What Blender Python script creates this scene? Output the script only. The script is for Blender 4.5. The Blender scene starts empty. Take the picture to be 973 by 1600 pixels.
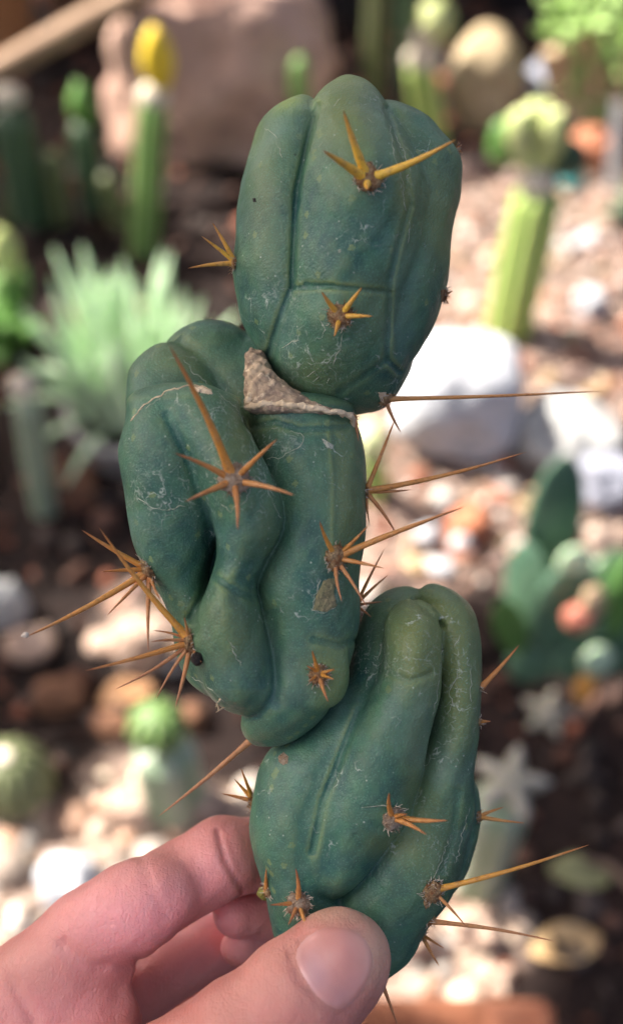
import bpy, bmesh, math, random
import numpy as np
from mathutils import Vector, noise, Matrix
from mathutils.bvhtree import BVHTree

random.seed(7)
rng = np.random.default_rng(7)
SC = bpy.context.scene
COL = SC.collection

# ------------------------------------------------------------------ camera
VFOV = math.radians(45.0)
PITCH = math.radians(47.0)
D = 0.215                                   # focus distance, the held cutting
CAM = np.array([0.0, 0.0, 0.72])
LOOK = np.array([0.0, math.cos(PITCH), -math.sin(PITCH)])
RIGHT = np.array([1.0, 0.0, 0.0])
UP = np.array([0.0, math.sin(PITCH), math.cos(PITCH)])
U = 2 * math.tan(VFOV / 2) / 1600.0         # offset per photo pixel per metre of depth
S = U * D                                   # metres per photo pixel at the cutting
cam = bpy.data.cameras.new('camera')
cam.sensor_fit = 'VERTICAL'
cam.sensor_height = 36.0
cam.lens = 18.0 / math.tan(VFOV / 2)
cam.clip_start = 0.005
cam.clip_end = 60
cam.dof.use_dof = True
cam.dof.focus_distance = D - 0.010
cam.dof.aperture_fstop = 9.2
co = bpy.data.objects.new('camera', cam)
co.location = CAM
co.rotation_euler = (math.pi / 2 - PITCH, 0, 0)
COL.objects.link(co)
SC.camera = co

# ------------------------------------------------------------------ light
SUN = np.array([-0.62, 0.30, 0.72]); SUN /= np.linalg.norm(SUN)      # towards the sun
w = bpy.data.worlds.new('World'); SC.world = w; w.use_nodes = True
nt = w.node_tree
sky = nt.nodes.new('ShaderNodeTexSky'); sky.sky_type = 'NISHITA'; sky.sun_disc = False
sky.sun_elevation = math.asin(SUN[2]); sky.sun_rotation = math.atan2(SUN[0], SUN[1])
sky.air_density = 0.4; sky.dust_density = 8.0; sky.ozone_density = 0.0
nt.links.new(sky.outputs[0], nt.nodes['Background'].inputs[0])
nt.nodes['Background'].inputs[1].default_value = 0.09
sl = bpy.data.lights.new('sun', 'SUN'); sl.energy = 4.0; sl.angle = math.radians(0.53); sl.color = (1.0, 0.94, 0.85)
so = bpy.data.objects.new('sun', sl); COL.objects.link(so); so.location = (-2, 1, 4)
so.rotation_euler = Vector(SUN).to_track_quat('Z', 'Y').to_euler()
vs = SC.view_settings
vs.view_transform = 'Standard'; vs.look = 'None'; vs.gamma = 1.0; vs.use_curve_mapping = False
vs.exposure = 2.32
SC.cycles.max_bounces = 8

# ------------------------------------------------------------------ pixel helpers
def ray(px, py):
    return LOOK + RIGHT * ((px - 486.5) * U) + UP * ((800 - py) * U)
def ground_at(px, py, z=0.0):
    d = ray(px, py); t = (z - CAM[2]) / d[2]
    return CAM + d * t, t                    # point, depth
def at_plane(px, py, y):
    d = ray(px, py); t = (y - CAM[1]) / d[1]
    return CAM + d * t, t
def to_px(P):
    r = P - CAM
    dep = r @ LOOK
    return 486.5 + (r @ RIGHT) / dep / U, 800 - (r @ UP) / dep / U
def loc(px, py, z=0.0):                      # photo pixel + height towards the camera -> cutting frame
    k = 1 - z * U
    return np.array([(px - 486.5) * k, (800 - py) * k, z])
def loc2w(P):
    P = np.asarray(P, float)
    return CAM + LOOK * D + (P[..., :1] * RIGHT + P[..., 1:2] * UP - P[..., 2:3] * LOOK) * S

# ------------------------------------------------------------------ object helpers
def link(name, data, parent=None, loc_=None):
    o = bpy.data.objects.new(name, data); COL.objects.link(o)
    if parent is not None: o.parent = parent
    if loc_ is not None: o.location = loc_
    return o
def tag(o, label, cat, group=None):
    o['label'] = label; o['category'] = cat
    if group: o['group'] = group
    return o
def thing(name, label, cat, at, group=None):
    return tag(link(name, None, None, at), label, cat, group)
def mesh(name, V, F, mat=None, smooth=True, col=None, parent=None, loc_=None, link_it=True):
    me = bpy.data.meshes.new(name)
    V = np.asarray(V, np.float32)
    if isinstance(F, np.ndarray):
        n, k = F.shape
        me.vertices.add(len(V)); me.vertices.foreach_set('co', V.ravel())
        me.loops.add(n * k); me.loops.foreach_set('vertex_index', F.astype(np.int32).ravel())
        me.polygons.add(n); me.polygons.foreach_set('loop_start', np.arange(0, n * k, k, dtype=np.int32))
        me.update(calc_edges=True)
    else:
        me.from_pydata([tuple(v) for v in V.tolist()], [], F); me.update()
    if smooth: me.polygons.foreach_set('use_smooth', np.ones(len(me.polygons), bool))
    if col is not None:
        a = me.color_attributes.new('tint', 'FLOAT_COLOR', 'POINT')
        c = np.ones((len(V), 4), np.float32); c[:, :col.shape[1]] = col
        a.data.foreach_set('color', c.ravel())
    if mat: me.materials.append(mat)
    me.validate()
    return link(name, me, parent, loc_) if link_it else me

# ------------------------------------------------------------------ material helpers
class MT:
    def __init__(s, name):
        s.m = bpy.data.materials.new(name); s.m.use_nodes = True
        s.t = s.m.node_tree; s.b = s.t.nodes['Principled BSDF']
        s.tc = s.t.nodes.new('ShaderNodeTexCoord')
    def n(s, kind, ins=None, **kw):
        x = s.t.nodes.new('ShaderNode' + kind)
        for k, v in kw.items(): setattr(x, k, v)
        for k, v in (ins or {}).items(): s.put(x.inputs[k], v)
        return x
    def put(s, sock, v):
        if hasattr(v, 'is_output'): s.t.links.new(v, sock)
        else:
            if isinstance(v, (tuple, list)) and sock.type == 'RGBA' and len(v) == 3: v = (*v, 1)
            sock.default_value = v
    def noise(s, scale, detail=3, rough=.55, dist=0, vec=None):
        return s.n('TexNoise', {'Vector': vec or s.tc.outputs['Object'], 'Scale': scale, 'Detail': detail, 'Roughness': rough, 'Distortion': dist}).outputs['Fac']
    def vor(s, scale, feature='F1', vec=None, out='Distance'):
        return s.n('TexVoronoi', {'Vector': vec or s.tc.outputs['Object'], 'Scale': scale}, feature=feature).outputs[out]
    def ramp(s, f, a, b, lo=0.0, hi=1.0):
        return s.n('MapRange', {0: f, 1: a, 2: b, 3: lo, 4: hi}).outputs[0]
    def mix(s, f, a, b, mode='MIX'):
        x = s.n('Mix', data_type='RGBA', blend_type=mode)
        s.put(x.inputs[0], f); s.put(x.inputs[6], a); s.put(x.inputs[7], b)
        return x.outputs[2]
    def math(s, op, a, b=0.0):
        return s.n('Math', {0: a, 1: b}, operation=op).outputs[0]
    def bump(s, h, strength, dist, prev=None):
        ins = {'Height': h, 'Strength': strength, 'Distance': dist}
        x = s.n('Bump', ins)
        if prev is not None: s.t.links.new(prev, x.inputs['Normal'])
        return x.outputs[0]
    def set(s, **kw):
        names = dict(color='Base Color', rough='Roughness', spec='Specular IOR Level', normal='Normal', sss='Subsurface Weight',
                     sscale='Subsurface Scale', coat='Coat Weight', coatr='Coat Roughness', trans='Transmission Weight', sheen='Sheen Weight')
        for k, v in kw.items(): s.put(s.b.inputs[names[k]], v)
        return s.m
    def srad(s, r): s.b.inputs['Subsurface Radius'].default_value = r

def simple(name, a, b, scale=60, rough=.6, bump=.3, bscale=200, spec=.4, sss=0.0):
    m = MT(name)
    f = m.ramp(m.noise(scale, 4, .6), .35, .65)
    m.set(color=m.mix(f, a, b), rough=rough, spec=spec)
    if bump: m.set(normal=m.bump(m.noise(bscale, 4, .6), bump, .004))
    if sss: m.set(sss=sss, sscale=.004); m.srad((.5, 1, .3))
    return m.m

def stone_mat(name, a, b, c, scale=14):
    m = MT(name)
    f = m.ramp(m.noise(scale, 5, .65, .4), .3, .7)
    col = m.mix(f, a, b)
    g = m.ramp(m.noise(scale * 3.1, 4, .6), .52, .68)
    col = m.mix(g, col, c)
    m.set(color=col, rough=.85, spec=.25, normal=m.bump(m.noise(scale * 7, 6, .65), .6, .006))
    return m.m

# ------------------------------------------------------------------ ground
def gheight(x, y):
    return 0.012 * noise.noise(Vector((x * 3.1, y * 3.1, 0))) + 0.006 * noise.noise(Vector((x * 9, y * 9, 3)))
m = MT('soil')
wv = m.tc.outputs['Object']
c = m.mix(m.ramp(m.noise(9, 5, .6), .35, .65), (.008, .005, .0045), (.024, .014, .012))  # dark soil, its colour lowered further to deepen the shade on it
c = m.mix(m.ramp(m.noise(70, 5, .7), .55, .75), c, (.07, .034, .025))
c = m.mix(m.ramp(m.noise(210, 3, .7), .64, .74), c, (.16, .10, .075))
pz = m.n('Attribute', attribute_name='tint').outputs['Fac']
pc = m.mix(m.ramp(m.noise(120, 5, .7), .35, .65), (.22, .15, .12), (.42, .31, .25))
c = m.mix(m.math('MULTIPLY', pz, m.ramp(m.noise(30, 4, .6), .25, .5)), c, pc)
SOIL = m.set(color=c, rough=.95, spec=.2, normal=m.bump(m.noise(160, 6, .7), .9, .006))
gx = np.concatenate([np.linspace(-8, -1.6, 8)[:-1], np.linspace(-1.6, 1.6, 130), np.linspace(1.6, 8, 8)[1:]])
gy = np.concatenate([np.linspace(-4, -.2, 6)[:-1], np.linspace(-.2, 2.8, 120), np.linspace(2.8, 12, 10)[1:]])
GV = np.array([[x, y, gheight(x, y)] for y in gy for x in gx])
nx = len(gx)
GF = np.array([[j * nx + i, j * nx + i + 1, (j + 1) * nx + i + 1, (j + 1) * nx + i] for j in range(len(gy) - 1) for i in range(nx - 1)])

def zone(px, py):
    jx = 60 * noise.noise(Vector((px * .013, py * .013, 5))) + 30 * noise.noise(Vector((px * .04, py * .04, 9))); px, py = px + jx, py + jx * .8
    if py > 1225 and px < 440: return 'pale'
    if 520 < px < 780 and 1395 < py: return 'pale'
    if 930 < py < 1060 and 170 < px < 300: return 'pink'
    if px > 560 and 225 < py < 915 + (740 - px) * .25: return 'pink'
    return 'dark'
GC = np.zeros((len(GV), 3))
for i, P in enumerate(GV):
    if abs(P[0]) < 1.2 and .1 < P[1] < 2.2 and zone(*to_px(P)) != 'dark': GC[i] = 1
g = mesh('ground', GV, GF, SOIL, True, GC); g['kind'] = 'structure'

# gravel of mixed colours
def icos(sub):
    bm = bmesh.new(); bmesh.ops.create_icosphere(bm, subdivisions=sub, radius=1)
    V = np.array([v.co[:] for v in bm.verts]); F = np.array([[v.index for v in f.verts] for f in bm.faces]); bm.free()
    return V, F
IV, IF = icos(1)
PAL = dict(
    dark=[(.035, .02, .016), (.06, .03, .022), (.13, .055, .035), (.03, .022, .02), (.20, .10, .07), (.10, .075, .065), (.26, .09, .05)],
    pink=[(.48, .33, .26), (.42, .24, .17), (.55, .42, .34), (.36, .17, .11), (.30, .22, .19), (.55, .47, .41), (.20, .13, .11), (.46, .32, .18), (.60, .56, .52), (.10, .065, .055), (.22, .15, .13), (.34, .12, .07), (.26, .15, .11)],
    pale=[(.55, .42, .32), (.62, .50, .38), (.48, .35, .27), (.42, .36, .31), (.66, .60, .54), (.52, .32, .22), (.34, .27, .22)])
VV, FF, CC = [], [], []; base = 0
N = 26000
pts = np.stack([rng.uniform(-.75, .75, N), rng.uniform(.12, 2.0, N)], 1)
for i, (x, y) in enumerate(pts):
    P = np.array([x, y, 0.0]); px, py = to_px(P)
    if not (-220 < px < 1190 and -150 < py < 1800): continue
    zn = zone(px, py)
    r = float(np.clip(rng.lognormal(math.log(.0065), .45), .003, .017))
    if zn == 'pale': r = min(r * 1.0, .016)
    if zn == 'dark' and rng.random() < .70: continue
    if zn == 'pink': r = max(.0026, r * .72)
    if zn == 'pale' and rng.random() < .15: continue
    el_ = rng.uniform(.25, .45) if (zn == 'dark' and rng.random() < .4) else rng.uniform(.6, 1)
    V = IV * (1 + .16 * rng.standard_normal((len(IV), 1))) * np.array([1, el_, rng.uniform(.45, .85)]) * r
    a = rng.uniform(0, 6.28); ca, sa = math.cos(a), math.sin(a); t = rng.uniform(-.4, .4)
    V = V @ np.array([[ca, -sa, 0], [sa, ca, 0], [0, 0, 1]]) @ np.array([[1, 0, 0], [0, math.cos(t), -math.sin(t)], [0, math.sin(t), math.cos(t)]])
    V = V + [x, y, gheight(x, y) + r * .25]
    cc = np.array(PAL[zn][rng.integers(len(PAL[zn]))]) * (rng.uniform(.45, 1.0) if zn == 'dark' else rng.uniform(.7, 1.2))
    VV.append(V); FF.append(IF + base); base += len(V)
    CC.append(np.repeat(cc[None], len(V), 0))
m = MT('gravel')
at = m.n('Attribute', attribute_name='tint').outputs['Color']
cc = m.mix(m.ramp(m.noise(260, 4, .6), .35, .7), at, m.mix(.5, at, (.02, .015, .012)))
GRAVEL = m.set(color=cc, rough=.85, spec=.3, normal=m.bump(m.noise(500, 4, .6), .5, .002))
g = mesh('gravel', np.concatenate(VV), np.concatenate(FF), GRAVEL, True, np.concatenate(CC)); g['kind'] = 'stuff'
g['label'] = 'mixed pink, tan and dark brown gravel strewn over the soil'; g['category'] = 'gravel'

# ------------------------------------------------------------------ unseen leafy tree, added to cast the dappled shade
LIT = []                                     # (centre, radius): sunlit places
def lit_g(px, py, rpx, h=0.0):
    P, t = ground_at(px, py, h); LIT.append((P, rpx * U * t))
for a in [(850, 470, 150), (800, 330, 110), (640, 330, 60), (720, 600, 130), (900, 640, 110), (690, 830, 110), (610, 760, 60), (800, 800, 60), (215, 985, 60),
          (60, 1370, 130), (200, 1330, 130), (330, 1260, 70), (670, 1470, 110), (740, 1420, 70), (215, 560, 110), (900, 110, 80), (960, 40, 80),
          (560, 880, 60), (780, 140, 70), (60, 1500, 70), (930, 950, 45), (130, 960, 20)]:
    lit_g(*a)
P_, t_ = at_plane(100, 60, 1.17); LIT.append((P_, .07)); lit_g(930, 960, 70, .05); lit_g(235, 120, 40); lit_g(840, 230, 90, .06); lit_g(670, 60, 60, .08); lit_g(200, 480, 110, .08); lit_g(940, 80, 90, .1); lit_g(850, 300, 80, .08)
def lit_p(px, py, b, rpx):
    P, t = at_plane(px, py, ground_at(*b)[0][1]); LIT.append((P, rpx * U * t))
for a in [(812, 420, (792, 522), 60), (830, 340, (792, 522), 60), (842, 220, (792, 522), 60), (235, 250, (224, 392), 30), (246, 95, (224, 392), 34), (662, 120, (676, 230), 34), (680, 36, (676, 230), 40),
          (215, 560, (218, 695), 90), (210, 440, (218, 695), 110), (768, 130, (766, 190), 60), (910, 60, (915, 215), 70), (965, 60, (915, 215), 70), (935, 930, (870, 1065), 50), (930, 1035, (870, 1065), 40),
          (700, 620, (712, 720), 90), (220, 1000, (222, 1062), 50), (575, 690, (592, 775), 30), (870, 680, (890, 745), 60)]:
    lit_p(*a)
NL = 17000
Q = np.stack([rng.uniform(-1.3, 1.5, NL), rng.uniform(-.5, 2.7, NL), np.zeros(NL)], 1)
NE = 5200                                    # extra leaves added to keep hand and cutting in shade
Q = np.concatenate([Q, np.stack([rng.uniform(-.05, .85, NE), rng.uniform(-.5, .12, NE), np.zeros(NE)], 1)]); NL += NE
for (x_, y_, sg_) in [(880, 1400, .11), (860, 1150, .09), (80, 800, .10), (60, 1120, .08), (350, 750, .10), (400, 1100, .09), (60, 230, .12), (830, 1560, .06), (340, 330, .10)]:
    G_ = ground_at(x_, y_)[0]; Q = np.concatenate([Q, G_ + np.stack([rng.normal(0, sg_, 420), rng.normal(0, sg_, 420), np.zeros(420)], 1)]); NL += 420
hh = rng.uniform(1.45, 2.05, NL)
LP = Q + SUN * (hh / SUN[2])[:, None]
keep = rng.random(NL) > .03
for C0, r0 in LIT:
    rel = LP - C0
    d = np.linalg.norm(rel - (rel @ SUN)[:, None] * SUN, axis=1)
    keep &= d > r0 * rng.uniform(.85, 1.2, NL) + .035
LP = LP[keep]
lv = np.array([[0, 0, 0], [.3, .22, .05], [.7, .22, .05], [1, 0, -.06], [.7, -.22, .05], [.3, -.22, .05], [.5, 0, 0]]) - [.5, 0, 0]
lf = np.array([[0, 1, 6], [1, 2, 6], [2, 3, 6], [3, 4, 6], [4, 5, 6], [5, 0, 6]])
VV, FF = [], []
for i, p in enumerate(LP):
    a, b_, c_ = rng.uniform(0, 6.28), rng.normal(0, .45), rng.normal(0, .45)
    R = np.array(Matrix.Rotation(a, 3, 'Z') @ Matrix.Rotation(b_, 3, 'X') @ Matrix.Rotation(c_, 3, 'Y'))
    VV.append(lv * rng.uniform(.055, .085) @ R.T + p); FF.append(lf + 7 * i)
LEAF = simple('tree_leaf', (.04, .09, .02), (.07, .13, .03), 8, .5, 0)
BARK = simple('bark', (.09, .06, .04), (.16, .11, .08), 20, .9, .6, 60)
tr = thing('shade_caster', 'leafy tree added out of view to throw dappled shade on the cactus bed', 'tree', (-3.0, 3.4, 0))
o0 = np.array([-3.0, 3.4, 0])
cr = mesh('crown', np.concatenate(VV) - o0, np.concatenate(FF), LEAF, False, None, tr)

def tube(pts, rad, n=8, cap=True):
    pts = np.asarray(pts, float); rad = np.asarray(rad, float)
    T = np.gradient(pts, axis=0); T /= np.linalg.norm(T, axis=1)[:, None] + 1e-12
    ref = np.array([0, 0, 1.0]) if abs(T[0][2]) < .9 else np.array([1.0, 0, 0])
    V = []
    for p, t, r in zip(pts, T, rad):
        a = np.cross(t, ref); a /= np.linalg.norm(a) + 1e-12; b = np.cross(t, a)
        for k in range(n):
            th = 2 * math.pi * k / n
            V.append(p + r * (math.cos(th) * a + math.sin(th) * b))
    F = []
    for i in range(len(pts) - 1):
        for k in range(n):
            F.append([i * n + k, i * n + (k + 1) % n, (i + 1) * n + (k + 1) % n, (i + 1) * n + k])
    if cap:
        F.append(list(range(n))); F.append(list(range((len(pts) - 1) * n, len(pts) * n))[::-1])
    return np.array(V), F
def shade_free(P, rad):
    """how far a limb keeps clear of the sunlit gaps (negative: it would shade one)"""
    P = np.asarray(P); tt_ = np.linspace(0, 1, 24)
    W = np.concatenate([P[a] + (P[a + 1] - P[a]) * tt_[:, None] for a in range(len(P) - 1)]); worst = 9
    for C0, r0 in LIT:
        rel = W - C0; d = np.linalg.norm(rel - (rel @ SUN)[:, None] * SUN, axis=1).min()
        worst = min(worst, d - r0 - rad)
    return worst
ctr = LP.mean(0); best = None
for _ in range(120):
    e1 = ctr + np.array([rng.uniform(-1.2, 0), rng.uniform(-.2, 1.2), .3]); e2 = ctr + np.array([rng.uniform(-.6, 1.2), rng.uniform(-1.4, .6), .35])
    sc_ = shade_free([o0 + [.45, -.4, 1.5], e1, e2], .04)
    if best is None or sc_ > best[0]: best = (sc_, e1, e2)
V, F = tube([o0 + [0, 0, -.1], o0 + [.1, -.1, .8], o0 + [.45, -.4, 1.5], best[1], best[2]], [.12, .1, .08, .05, .02], 10)
mesh('trunk', V - o0, F, BARK, True, None, tr)
for k in range(9):
    bb = None
    for _ in range(60):
        q_ = rng.random(); a = best[1] * (1 - q_) + best[2] * q_; e = ctr + np.array([rng.uniform(-1.1, 1.1), rng.uniform(-1.2, 1.2), .1])
        sc_ = shade_free([a, e], .015)
        if bb is None or sc_ > bb[0]: bb = (sc_, a, e)
    V, F = tube([bb[1], (bb[1] + bb[2]) / 2, bb[2]], [.03, .018, .006], 6)
    mesh('branch', V - o0, F, BARK, True, None, tr)

# ------------------------------------------------------------------ rocks
SV, SF = icos(4)
def rock(name, label, cat, cx, base_py, wpx, hpx, mat, seed, depth=.8, group=None, rough=.16, tilt=0.0, box=2.4):
    G, t = ground_at(cx, base_py)
    W = wpx * U * t
    G = G + np.array([0, W * depth * .42, 0])
    # height: vertical span seen under the viewing pitch
    H = hpx * U * t
    r = Vector((seed * 3.3, seed * 1.7, seed))
    V = SV / (np.abs(SV) ** box).sum(1)[:, None] ** (1 / box)
    f = np.array([1 + rough * 1.6 * noise.noise(Vector(v) * 1.1 + r) + rough * noise.noise(Vector(v) * 2.3 + r) + rough * .35 * noise.noise(Vector(v) * 6 + r) for v in V])
    V = V * f[:, None]
    dy = W * depth
    hz = max((H - .5 * dy * math.sin(PITCH)) / math.cos(PITCH), W * .3)
    hz = min(hz, W * 1.25)
    V = V * np.array([W / 2, dy / 2, hz * .58])
    V[:, 2] += hz * .40
    ca, sa = math.cos(tilt), math.sin(tilt)
    V = V @ np.array([[ca, 0, -sa], [0, 1, 0], [sa, 0, ca]])
    o = mesh(name, V, SF, mat, True, None, None, tuple(G))
    return tag(o, label, cat, group)
M_RED = stone_mat('boulder_red_brown', (.40, .24, .18), (.56, .38, .30), (.22, .14, .12), 10)
M_TAN = stone_mat('stone_tan', (.34, .25, .14), (.50, .40, .26), (.24, .17, .08), 40)
M_WHT = stone_mat('stone_white', (.42, .43, .46), (.56, .56, .58), (.22, .23, .26), 18)
M_GRY = stone_mat('stone_grey', (.34, .34, .33), (.50, .49, .47), (.24, .25, .25), 24)
M_BLU = stone_mat('stone_blue_grey', (.22, .23, .28), (.33, .34, .40), (.17, .17, .2), 30)
M_BRK = stone_mat('stone_brick_red', (.36, .12, .06), (.48, .21, .12), (.25, .09, .06), 40)
M_TUR = stone_mat('stone_turquoise', (.05, .32, .33), (.12, .45, .43), (.04, .25, .28), 60)
M_PIN = stone_mat('stone_pinkish', (.36, .25, .19), (.50, .37, .29), (.26, .16, .12), 30)
M_BRN = stone_mat('stone_brown', (.13, .06, .035), (.22, .11, .06), (.08, .045, .035), 40)
M_BLUE = stone_mat('stone_blue', (.05, .07, .30), (.08, .10, .38), (.04, .05, .2), 60)
rock('boulder', 'big rounded reddish brown boulder behind the cactus with the yellow tip', 'boulder', 345, 262, 330, 245, M_RED, 3, .6, None, .19, 0, 3.0)
rock('stone', 'tan egg-shaped stone standing upright beside the blue-grey stone', 'stone', 766, 212, 120, 165, M_TAN, 5, .8, None, .10, -.12)
rock('stone', 'blue-grey stone between the tan egg-shaped stone and the leafy succulent', 'stone', 855, 205, 85, 105, M_BLU, 8, .9)
rock('stone', 'large white rounded rock lying on the sunlit gravel', 'stone', 712, 728, 198, 195, M_WHT, 11, .95, None, .13)
rock('stone', 'wide pale grey rock to the side of the large white rock', 'stone', 890, 745, 165, 110, M_GRY, 14, .8)
rock('stone', 'low dark grey stone beside the tall prickly pear pad', 'stone', 950, 800, 100, 80, M_BLU, 15, .8)
rock('stone', 'brick red stone under the leafy bright green succulent', 'stone', 925, 280, 75, 70, M_BRK, 17, .8)
rock('pebble', 'small turquoise pebble next to the brick red stone', 'pebble', 890, 300, 40, 36, M_TUR, 19, .9)
rock('stone', 'small white stone lying in the black shadow on the gravel', 'stone', 921, 502, 46, 48, M_WHT, 21, .9)
rock('stone', 'pale beige upright stone between the dark soil and the hanging spines', 'stone', 222, 1062, 88, 150, M_PIN, 23, .8)
rock('stone', 'white angular stone on the sunlit pale gravel above the hand', 'stone', 110, 1425, 100, 80, M_WHT, 25, .8)
rock('stone', 'pale grey stone half sunk in dark soil near the brown bark chips', 'stone', 12, 985, 70, 80, M_GRY, 27, .8)
rock('stone', 'rust brown stone between the dark soil and the round green cactus', 'stone', 95, 1120, 80, 55, M_BRN, 28, .7, 'brown stones on the soil')
for k, (x, y, wd, hd, lab) in enumerate([(115, 800, 70, 60, 'small brown stone beside the pale blue-green stem and pot'), (45, 1040, 80, 55, 'small pinkish brown stone beside the half-sunk pale grey stone'),
        (180, 1160, 60, 45, 'small brown stone touching the green ball cactus stock'), (165, 1030, 60, 40, 'flat pinkish brown stone leaning on the pale beige upright stone'), (300, 1150, 50, 50, 'small brown stone behind the green ball cactus')]):
    rock('stone', lab, 'stone', x, y, wd, hd, M_BRN if k % 2 == 0 else M_PIN, 30 + k, .8, 'small brown stones')
for k, (x, y, wd, hd, lab) in enumerate([(640, 1500, 100, 80, 'pale pinkish stone beside the tip of the thumb'), (735, 1490, 95, 80, 'pale pinkish stone in front of the star cactus stock'), (700, 1420, 80, 60, 'small pale pinkish stone touching the star cactus stock'),
        (770, 1560, 70, 55, 'small pale pinkish stone next to the brick edging'), (300, 1290, 90, 70, 'pale pinkish stone just above the index finger'), (215, 1300, 90, 80, 'pale pinkish stone in front of the green ball cactus'), (40, 1290, 90, 60, 'pale pinkish stone in front of the olive barrel cactus')]):
    rock('stone', lab, 'stone', x, y, wd * .85, hd * .85, M_PIN, 40 + k, .8, 'pale pinkish stones', .28)
rock('pebble', 'small bright blue pebble resting beside the boulder', 'pebble', 478, 262, 24, 24, M_BLUE, 52, .9)
for k, (x, y) in enumerate([(668, 852), (720, 868), (690, 905), (915, 395), (655, 540)]):
    rock('pebble', ['white pebble nearest the reddish stone in the pink gravel', 'white pebble between the reddish stone and its white neighbours', 'white pebble just above the base segment of the cutting', 'white pebble beside the ribbed column cactus with the crested head', 'white pebble behind the large white rock'][k], 'pebble', x, y, 34, 30, M_WHT, 60 + k, .9, 'white pebbles')
rock('stone', 'reddish stone beside the white pebbles in the pink gravel', 'stone', 735, 850, 70, 55, M_BRK, 70, .8)

# bricks edging at the very front of the bed
def brick_mesh():
    bm = bmesh.new(); bmesh.ops.create_cube(bm, size=1)
    bmesh.ops.scale(bm, vec=(.075, .05, .03), verts=bm.verts)
    bmesh.ops.bevel(bm, geom=bm.edges[:], offset=.004, segments=2, affect='EDGES')
    me = bpy.data.meshes.new('brick'); bm.to_mesh(me); bm.free(); me.materials.append(M_BRK); return me
bme = brick_mesh()
ed = thing('brick_edging', 'row of small weathered red bricks edging the bed', 'edging', tuple(ground_at(690, 1640)[0]))
for k in range(4):
    P = ground_at(470 + 95 * k, 1655)[0] - ground_at(690, 1640)[0]
    b = link('brick', bme, ed, (P[0], P[1], .012)); b.rotation_euler = (0, 0, rng.normal(0, .06))

# ------------------------------------------------------------------ background plants
def green(name, a, b, ridge=None, rough=.5, scale=40):
    m = MT(name)
    c = m.mix(m.ramp(m.noise(scale, 4, .6), .35, .65), a, b)
    if ridge:
        at = m.n('Attribute', attribute_name='tint').outputs['Fac']
        c = m.mix(m.ramp(at, .55, .95), c, ridge)
    m.set(color=c, rough=rough, spec=.4, sss=.15, sscale=.004, normal=m.bump(m.noise(scale * 6, 3, .6), .3, .002)); m.srad((.6, 1, .3))
    return m.m
G_BRIGHT = green('cactus_bright', (.12, .24, .035), (.17, .30, .05), (.42, .50, .16))
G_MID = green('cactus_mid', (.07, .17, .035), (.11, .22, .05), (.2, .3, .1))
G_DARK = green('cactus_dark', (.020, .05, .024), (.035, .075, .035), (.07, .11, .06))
G_GREY = green('cactus_grey_green', (.14, .20, .12), (.22, .28, .19), (.26, .3, .22))
G_MINT = green('succulent_mint', (.39, .54, .34), (.53, .66, .45))
G_LEAF = green('leaf_bright', (.24, .40, .10), (.38, .52, .18))
G_LIME = green('scion_lime', (.36, .41, .14), (.48, .51, .24), (.6, .6, .36))
G_YEL = green('scion_yellow', (.62, .42, .02), (.72, .52, .04))
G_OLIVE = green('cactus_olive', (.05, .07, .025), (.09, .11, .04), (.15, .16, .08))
G_NEON = green('cactus_neon', (.045, .12, .02), (.075, .17, .03), (.14, .2, .07))
G_PAD = green('pad_blue_green', (.045, .10, .062), (.08, .15, .09))
G_TAN = green('stem_tan', (.42, .29, .17), (.54, .40, .26))
G_STAR = green('star_grey', (.18, .17, .13), (.25, .235, .18), (.36, .34, .29))
G_RED = green('fruit_red', (.42, .12, .08), (.52, .24, .16))
G_ORNG = green('bract_orange', (.50, .20, .04), (.6, .3, .07))
CREAM = simple('graft_callus', (.55, .47, .36), (.66, .58, .46), 120, .8, .5, 300)

def ribbed(A, B, r0, ribs, depth, profile, n=None, m=26, tw=0.0, sharp=False):
    A, B = np.asarray(A, float), np.asarray(B, float)
    ax = B - A; L = np.linalg.norm(ax); ax = ax / L
    e1 = np.cross(ax, [0, 1, 0]); e1 /= np.linalg.norm(e1); e2 = np.cross(ax, e1)
    n = n or ribs * 8
    V, C = [], []
    for i in range(m + 1):
        s = i / m; r = r0 * profile(s)
        for k in range(n):
            th = 2 * math.pi * k / n
            q = abs(math.sin(ribs * th / 2 + tw * s)) if ribs else 1
            q = 1 - math.sqrt(max(0, 1 - q * q)) if sharp else q ** .8
            if sharp: q = (1 - abs(math.cos(ribs * th / 2))) ** .8
            V.append(A + ax * L * s + (e1 * math.cos(th) + e2 * math.sin(th)) * r * (1 - depth * (1 - q)))
            C.append([q, q, q])
    F = [[i * n + k, i * n + (k + 1) % n, (i + 1) * n + (k + 1) % n, (i + 1) * n + k] for i in range(m) for k in range(n)]
    F.append(list(range(n))[::-1]); F.append(list(range(m * n, m * n + n)))
    return np.array(V), F, np.array(C)
def p_col(s): return (.93 + .07 * math.sin(s * 3)) * math.sqrt(max(0, 1 - max(0, (s - .9) / .1) ** 2 * .75))
def p_ball(s): return math.sqrt(max(.0004, 1 - (2 * s - 1) ** 2))
def lump(center, rad, mat, parent, O, name='scion', seed=0, amp=.25, fr=2.0, sub=3):
    V, F = icos(sub)
    r = Vector((seed, seed * 2.1, 1))
    f = np.array([1 + amp * noise.noise(Vector(v) * fr + r) for v in V])
    V = V * f[:, None] * np.asarray(rad) + np.asarray(center) - O
    return mesh(name, V, F, mat, True, None, parent)
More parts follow.
